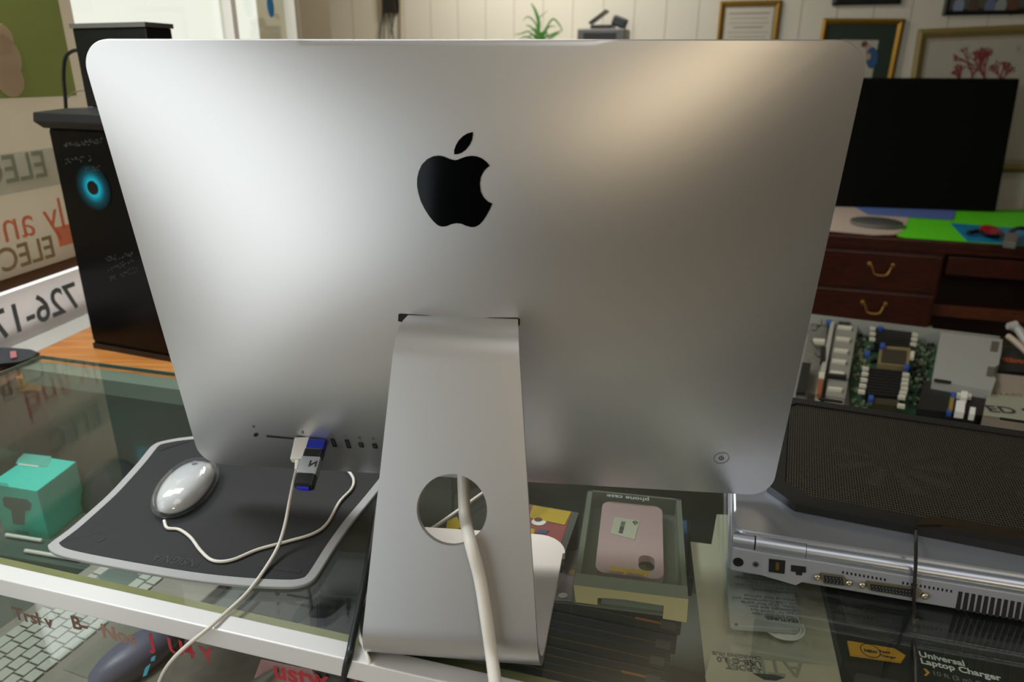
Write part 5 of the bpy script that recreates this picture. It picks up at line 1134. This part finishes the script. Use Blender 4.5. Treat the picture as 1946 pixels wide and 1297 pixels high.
# ---------------------------------------------------------------- framed pictures on the back wall
BN = BMx.to_3x3() @ Vector((0, 1, 0)); BX = BMx.to_3x3() @ Vector((1, 0, 0))
def bw_(px, py, off=0.02): v = BMx.inverted() @ hit(px, py, Vector((0, 5.25, 0)) - BN * off, BN); return v.x, v.z
def picture(name, lb, x0, x1, z0, z1, fw, fcol, matc, artc, mw, rot=0, cat='picture', frname='frame'):
    M_ = BMx @ Matrix.Translation(((x0+x1)/2, 0, (z0+z1)/2)) @ Matrix.Rotation(rot, 4, 'Y'); w2, h2 = (x1-x0)/2, (z1-z0)/2
    t = thing(name, M_ @ Vector((0, -0.01, -h2)), lb, cat)
    b = MB(); oq = [(-w2, -h2), (w2, -h2), (w2, h2), (-w2, h2)]; iq = [(-w2+fw, -h2+fw), (w2-fw, -h2+fw), (w2-fw, h2-fw), (-w2+fw, h2-fw)]; mq = [(-w2+fw*.45, -h2+fw*.45), (w2-fw*.45, -h2+fw*.45), (w2-fw*.45, h2-fw*.45), (-w2+fw*.45, h2-fw*.45)]
    L = [[b.bm.verts.new(M_ @ Vector((x, y, z))) for x, z in q] for q, y in ((oq, -0.001), (oq, -0.018), (mq, -0.026), (iq, -0.014), (iq, -0.004))]
    for a, c in zip(L[:-1], L[1:]):
        for i in range(4): b.bm.faces.new((a[i], a[(i+1)%4], c[(i+1)%4], c[i]))
    b.build(frname, fcol, t)
    MB().box(-w2+fw*.9, w2-fw*.9, -0.008, -0.002, -h2+fw*.9, h2-fw*.9, M_).build('mount', matc, t)
    ar = MB().box(-w2+fw+mw, w2-fw-mw, -0.0095, -0.0075, -h2+fw+mw, h2-fw-mw, M_).build('print', artc, t)
    return t, M_, w2, h2, ar
GOLD = mat('gilt_frame', 'a8843a', 0.35, 0.7, var=0.15, scale=20)
x0, z1 = bw_(1369, 2); x1, _ = bw_(1486, 2)
CREAM = mat('certificate_paper', 'b9b6aa', 0.6)
t, M_, w2, h2, ar = picture('framed_certificate', 'gold-framed certificate with printed lines on the back wall', x0, x1, z1 - 0.5, z1, 0.028, GOLD, mat('certificate_edge', '8a8778', 0.6, var=0.3, scale=40), CREAM, 0.012)
pt = MB(); prs = random.Random(5)
for k in range(9):
    zz = h2 - 0.075 - k * 0.026; hw_ = prs.choice((0.05, 0.09, 0.11)) if k % 2 else 0.13
    pt.box(-min(hw_, w2 - 0.06), min(hw_, w2 - 0.06), -0.0102, -0.0096, zz, zz + (0.004 if k % 3 else 0.008), M_)
pt.build('printed_lines', mat('faint_print', '8b8a84', 0.7), ar)
# green-mounted picture
x0, z1 = bw_(1563, 36); x1, _ = bw_(1719, 33); z0 = z1 - 0.56
t, M_, w2, h2, ar = picture('framed_picture', 'small painting with dark green mount in a gold frame above the black screen', x0, x1, z0, z1, 0.032, GOLD, mat('dark_green_mount', '12291b', 0.7), mat('pale_picture', 'a3a297', 0.6, var=0.08, scale=12), 0.085, 0.02)
def onpic(M_, px, py): v = M_.inverted() @ hit(px, py, M_ @ Vector((0, -0.01, 0)), BN); return v.x, v.z
def blob(M_, cpx, rx, rz, name, m_, par, y=-0.0105, tilt=0):
    x, z = onpic(M_, *cpx); MB().rings([[M_ @ Vector((x + rx*f*math.cos(a) * math.cos(tilt) - rz*f*math.sin(a)*math.sin(tilt), yy, z + rz*f*math.sin(a)*math.cos(tilt) + rx*f*math.cos(a)*math.sin(tilt))) for a in [2*PI*k/18 for k in range(18)]] for f, yy in ((1, -0.009), (0.95, y))]).build(name, m_, par)
blob(M_, (1643, 84), 0.018, 0.018, 'figure_head', mat('figure_brown', '5a3730', 0.7), ar); blob(M_, (1650, 93), 0.016, 0.028, 'figure_body', mat('figure_rose', 'a08478', 0.7), ar, -0.0106)
blob(M_, (1657, 110), 0.034, 0.062, 'figure_robe', mat('robe_blue', '1d4a78', 0.7), ar, -0.0108, 0.2); blob(M_, (1650, 108), 0.014, 0.02, 'figure_child', mat('figure_ochre', 'a08c60', 0.7), ar, -0.0112)
# large picture with red coral
x0, z1 = bw_(1750, 57); x1 = x0 + 0.86; zb = bw_(1925, 330)[1]
OLV = mat('olive_gold_frame', '857646', 0.5, 0.2, var=0.1, scale=10)
t, M_, w2, h2, ar = picture('framed_coral_print', 'large framed print of red branching coral behind the black screen', x0, x1, zb, z1 + 0.02, 0.05, OLV, mat('grey_mount', '9a9484', 0.6), mat('coral_paper', 'aaa79b', 0.6), 0.022, -0.035)
cr_ = random.Random(11); cb = MB(); RC = mat('coral_red', '7a2c2c', 0.7)
def branch(x, z, a, L, r_, dep):
    x2, z2 = x + L * math.cos(a), z + L * math.sin(a)
    cb.tube([M_ @ Vector((x, -0.0105, z)), M_ @ Vector((x2, -0.0105, z2))], [r_, r_ * 0.75], 5, False)
    if dep:
        for k in range(3): branch(x2, z2, a + cr_.uniform(-0.65, 0.65), L * cr_.uniform(0.6, 0.85), r_ * 0.75, dep - 1)
for px, sc in ((1820, 0.6), (1842, 1.15), (1868, 0.95), (1898, 0.7)):
    x, z = onpic(M_, px, 172); branch(x, z, PI/2 + cr_.uniform(-0.15, 0.15), 0.075 * sc, 0.006, 4)
cb.build('coral', RC, ar)
text('R.', M_ @ Vector((*[onpic(M_, 1930, 98)[0]], -0.0105, onpic(M_, 1930, 98)[1])), BX, ZU, 0.04, mat('faint_print', '8b8a84', 0.7), ar)
# two dark frames at the top edge
BKF = mat('black_frame', '16181a', 0.4)
x0, z0 = bw_(1581, 10); x1 = bw_(1711, 10)[0]
picture('framed_photo', 'black-framed picture whose lower edge shows above the green-mounted painting', x0, x1, z0, z0 + 0.4, 0.05, BKF, mat('dark_mount', '14171a', 0.5), mat('night_photo', '1c2026', 0.3), 0.02)
x0, z0 = bw_(1791, 29); x1 = x0 + 0.62
t, M_, w2, h2, ar = picture('group_photo', 'black-framed group photo at the top right of the back wall', x0, x1, z0, z0 + 0.42, 0.022, BKF, mat('dark_mount', '14171a', 0.5), mat('group_photo_dark', '3c4038', 0.4, var=0.6, scale=18), 0.012)
for k, (px, cc_) in enumerate(((1822, '7a86a0'), (1850, '4a3a30'), (1882, '5f6a86'), (1902, '8a9090'), (1925, '5a3a2c'))):
    blob(M_, (px, 12), 0.028, 0.045, 'figure', mat('figure_%s' % 'abcde'[k], cc_, 0.7), ar)

# ---------------------------------------------------------------- plant, printer and hanging box along the back wall
shz = 1.585
MB_sh = thing('wall_shelf', BMx @ Vector((0.5, -0.2, shz - 0.03)), 'cream shelf on the back wall carrying the plant and printer', 'shelf')
MB().box(0.1, 1.0, -0.36, -0.002, shz - 0.03, shz, BMx).build('shelf_board', mat('cream_shelf', 'bdb6a2', 0.5), MB_sh, bevel=0.002)
for x in (0.2, 0.88): MB().box(x, x + 0.03, -0.3, -0.002, shz - 0.2, shz - 0.03, BMx).build('bracket', mat('cream_shelf', 'bdb6a2', 0.5), MB_sh)
def sf(px, py, y): v = BMx.inverted() @ hit(px, py, BMx @ Vector((0, y, 0)), BN); return v.x, v.z
plx = sf(1028, 70, -0.18)[0]
pl_t = thing('potted_plant', BMx @ Vector((plx, -0.18, shz)), 'green leafy plant in a pot on the wall shelf above the silver computer', 'plant')
MB().lathe([(0.035, 0), (0.045, 0.05), (0.048, 0.055), (0.04, 0.05)], BMx @ Matrix.Translation((plx, -0.18, shz)), 24).build('pot', mat('terracotta_pot', '8a5a40', 0.7), pl_t, smooth=True, angle=40)
lfm = mat('leaf_green', '2f6a20', 0.45, var=0.3, scale=30); stm = mat('stem_green', '4f7a2c', 0.5)
def leaf_(mb, pts, wid):
    P = smooth_path(pts, 6); side_ = None; n = len(P); rows = []
    for i, p in enumerate(P):
        t_ = (P[min(i+1, n-1)] - P[max(i-1, 0)]).normalized(); sd_ = t_.cross(BN); sd_.normalize(); f = i / (n-1); wd = wid * math.sin(PI * min(1, f * 0.9 + 0.08)) ** 0.8 * (1 if f < 1 else 0)
        rows.append([mb.bm.verts.new(p - sd_ * wd), mb.bm.verts.new(p - BN * 0.003 * math.sin(PI*f)), mb.bm.verts.new(p + sd_ * wd)])
    for a, c in zip(rows[:-1], rows[1:]):
        mb.bm.faces.new((a[0], a[1], c[1], c[0])); mb.bm.faces.new((a[1], a[2], c[2], c[1]))
def pz(px, py, y=-0.18): x, z = sf(px, py, y); return BMx @ Vector((x, y, z))
LVS = [([(1022, 72), (1024, 45), (1018, 22), (1009, 5)], .012, -.18), ([(1020, 50), (1005, 32), (992, 40)], .005, -.2), ([(1024, 40), (1032, 28), (1042, 18)], .003, -.15),
       ([(1018, 74), (1005, 60), (990, 64), (976, 66)], .005, -.17), ([(1024, 74), (1010, 52), (998, 48)], .006, -.2), ([(1028, 74), (1040, 50), (1052, 36), (1066, 52), (1068, 62)], .006, -.2),
       ([(1030, 74), (1042, 52), (1058, 50)], .006, -.16), ([(1034, 74), (1048, 66), (1070, 56)], .007, -.17), ([(1022, 76), (1012, 66), (1002, 72)], .007, -.15), ([(1030, 78), (1036, 60), (1042, 66)], .008, -.14), ([(1040, 78), (1056, 66), (1066, 62)], .007, -.2), ([(1024, 80), (1018, 56), (1008, 58)], .007, -.22),
       ([(1026, 80), (1030, 62), (1046, 72)], .008, -.12), ([(1018, 80), (1000, 70), (984, 76)], .006, -.2)]
for P, wd, y in LVS:
    mb = MB(); leaf_(mb, [BMx @ Vector((plx + 0.003, -0.18, shz + 0.05))] + [pz(px, py, y) for px, py in P], wd); mb.build('leaf', lfm, pl_t, smooth=True, angle=180)
MB().tube([BMx @ Vector((plx, -0.18, shz + 0.045)), pz(1026, 60), pz(1024, 40)], 0.0035, 8).build('stem', stm, pl_t, smooth=True)
# photo printer
pa, pb_ = sf(1097, 60, -0.30)[0], sf(1188, 60, -0.30)[0]
pt_ = thing('photo_printer', BMx @ Vector(((pa+pb_)/2, -0.2, shz)), 'small black and silver printer with its tray raised on the wall shelf', 'printer')
ztp = sf(1140, 54, -0.30)[1]
MB().box(pa, pb_, -0.30, -0.08, shz, ztp, BMx).build('printer_body', mat('printer_silver', '4c4d4e', 0.45), pt_, bevel=0.008)
MB().box(pa + 0.04, pb_ - 0.055, -0.304, -0.29, shz + 0.005, ztp - 0.02, BMx).build('front_panel', BMETAL, pt_, bevel=0.003)
x0, z0 = sf(1124, 54, -0.25); x1, z1 = sf(1164, 47, -0.25)
MB().box(x0, x1, -0.29, -0.12, z0 - 0.005, z1, BMx).build('printer_top', BMETAL, pt_, bevel=0.004)
x0, z0 = sf(1122, 46, -0.2); x1, z1 = sf(1154, 22, -0.2)
MB().slab([BMx @ Vector(v) for v in ((x0, -0.26, z0), (x1, -0.26, z1), (x1, -0.13, z1), (x0, -0.13, z0))], (0.0, 0, 0.009)).build('raised_tray', BMETAL, pt_)
x0, z0 = sf(1178, 42, -0.24)
MB().box(-0.045, 0.045, -0.03, 0.03, -0.03, 0.03, BMx @ Matrix.Translation((x0, -0.24, z0)) @ Matrix.Rotation(0.35, 4, 'Y')).build('swivel_screen', mat('swivel_dark', '141a22', 0.4), pt_, bevel=0.01)
# black box with hanging leads
x0, z0 = bw_(730, 24, 0.03); x1, _ = bw_(755, 24, 0.03)
hbx = thing('wall_power_box', BMx @ Vector(((x0+x1)/2, -0.03, z0)), 'black box high on the back wall with leads hanging from it', 'power box')
MB().box(x0, x1, -0.06, -0.002, z0, z0 + 0.35, BMx).build('box_housing', BMETAL, hbx, bevel=0.004)
for a in ([(727, 0), (727, 30), (723, 55), (720, 90)], [(730, 0), (730, 40), (730, 90)], [(738, 24), (744, 50), (750, 90)], [(750, 24), (746, 50), (744, 60), (750, 80), (752, 95)]):
    MB().tube([BMx @ Vector((bw_(px, py, 0.03)[0], -0.03, bw_(px, py, 0.03)[1])) for px, py in a], 0.005, 8).build('lead', mat('dark_grey_lead', '3c4442', 0.5), hbx, smooth=True)
tag(MB().tube([BMx @ Vector((bw_(px, py, 0.012)[0], -0.012, bw_(px, py, 0.012)[1])) for px, py in ((760, -20), (760, 40), (760, 95))], 0.008, 8).build('wall_conduit', mat('tan_conduit', '8d8062', 0.6), smooth=True), 'thin tan conduit running up the back wall beside the hanging leads', 'conduit')
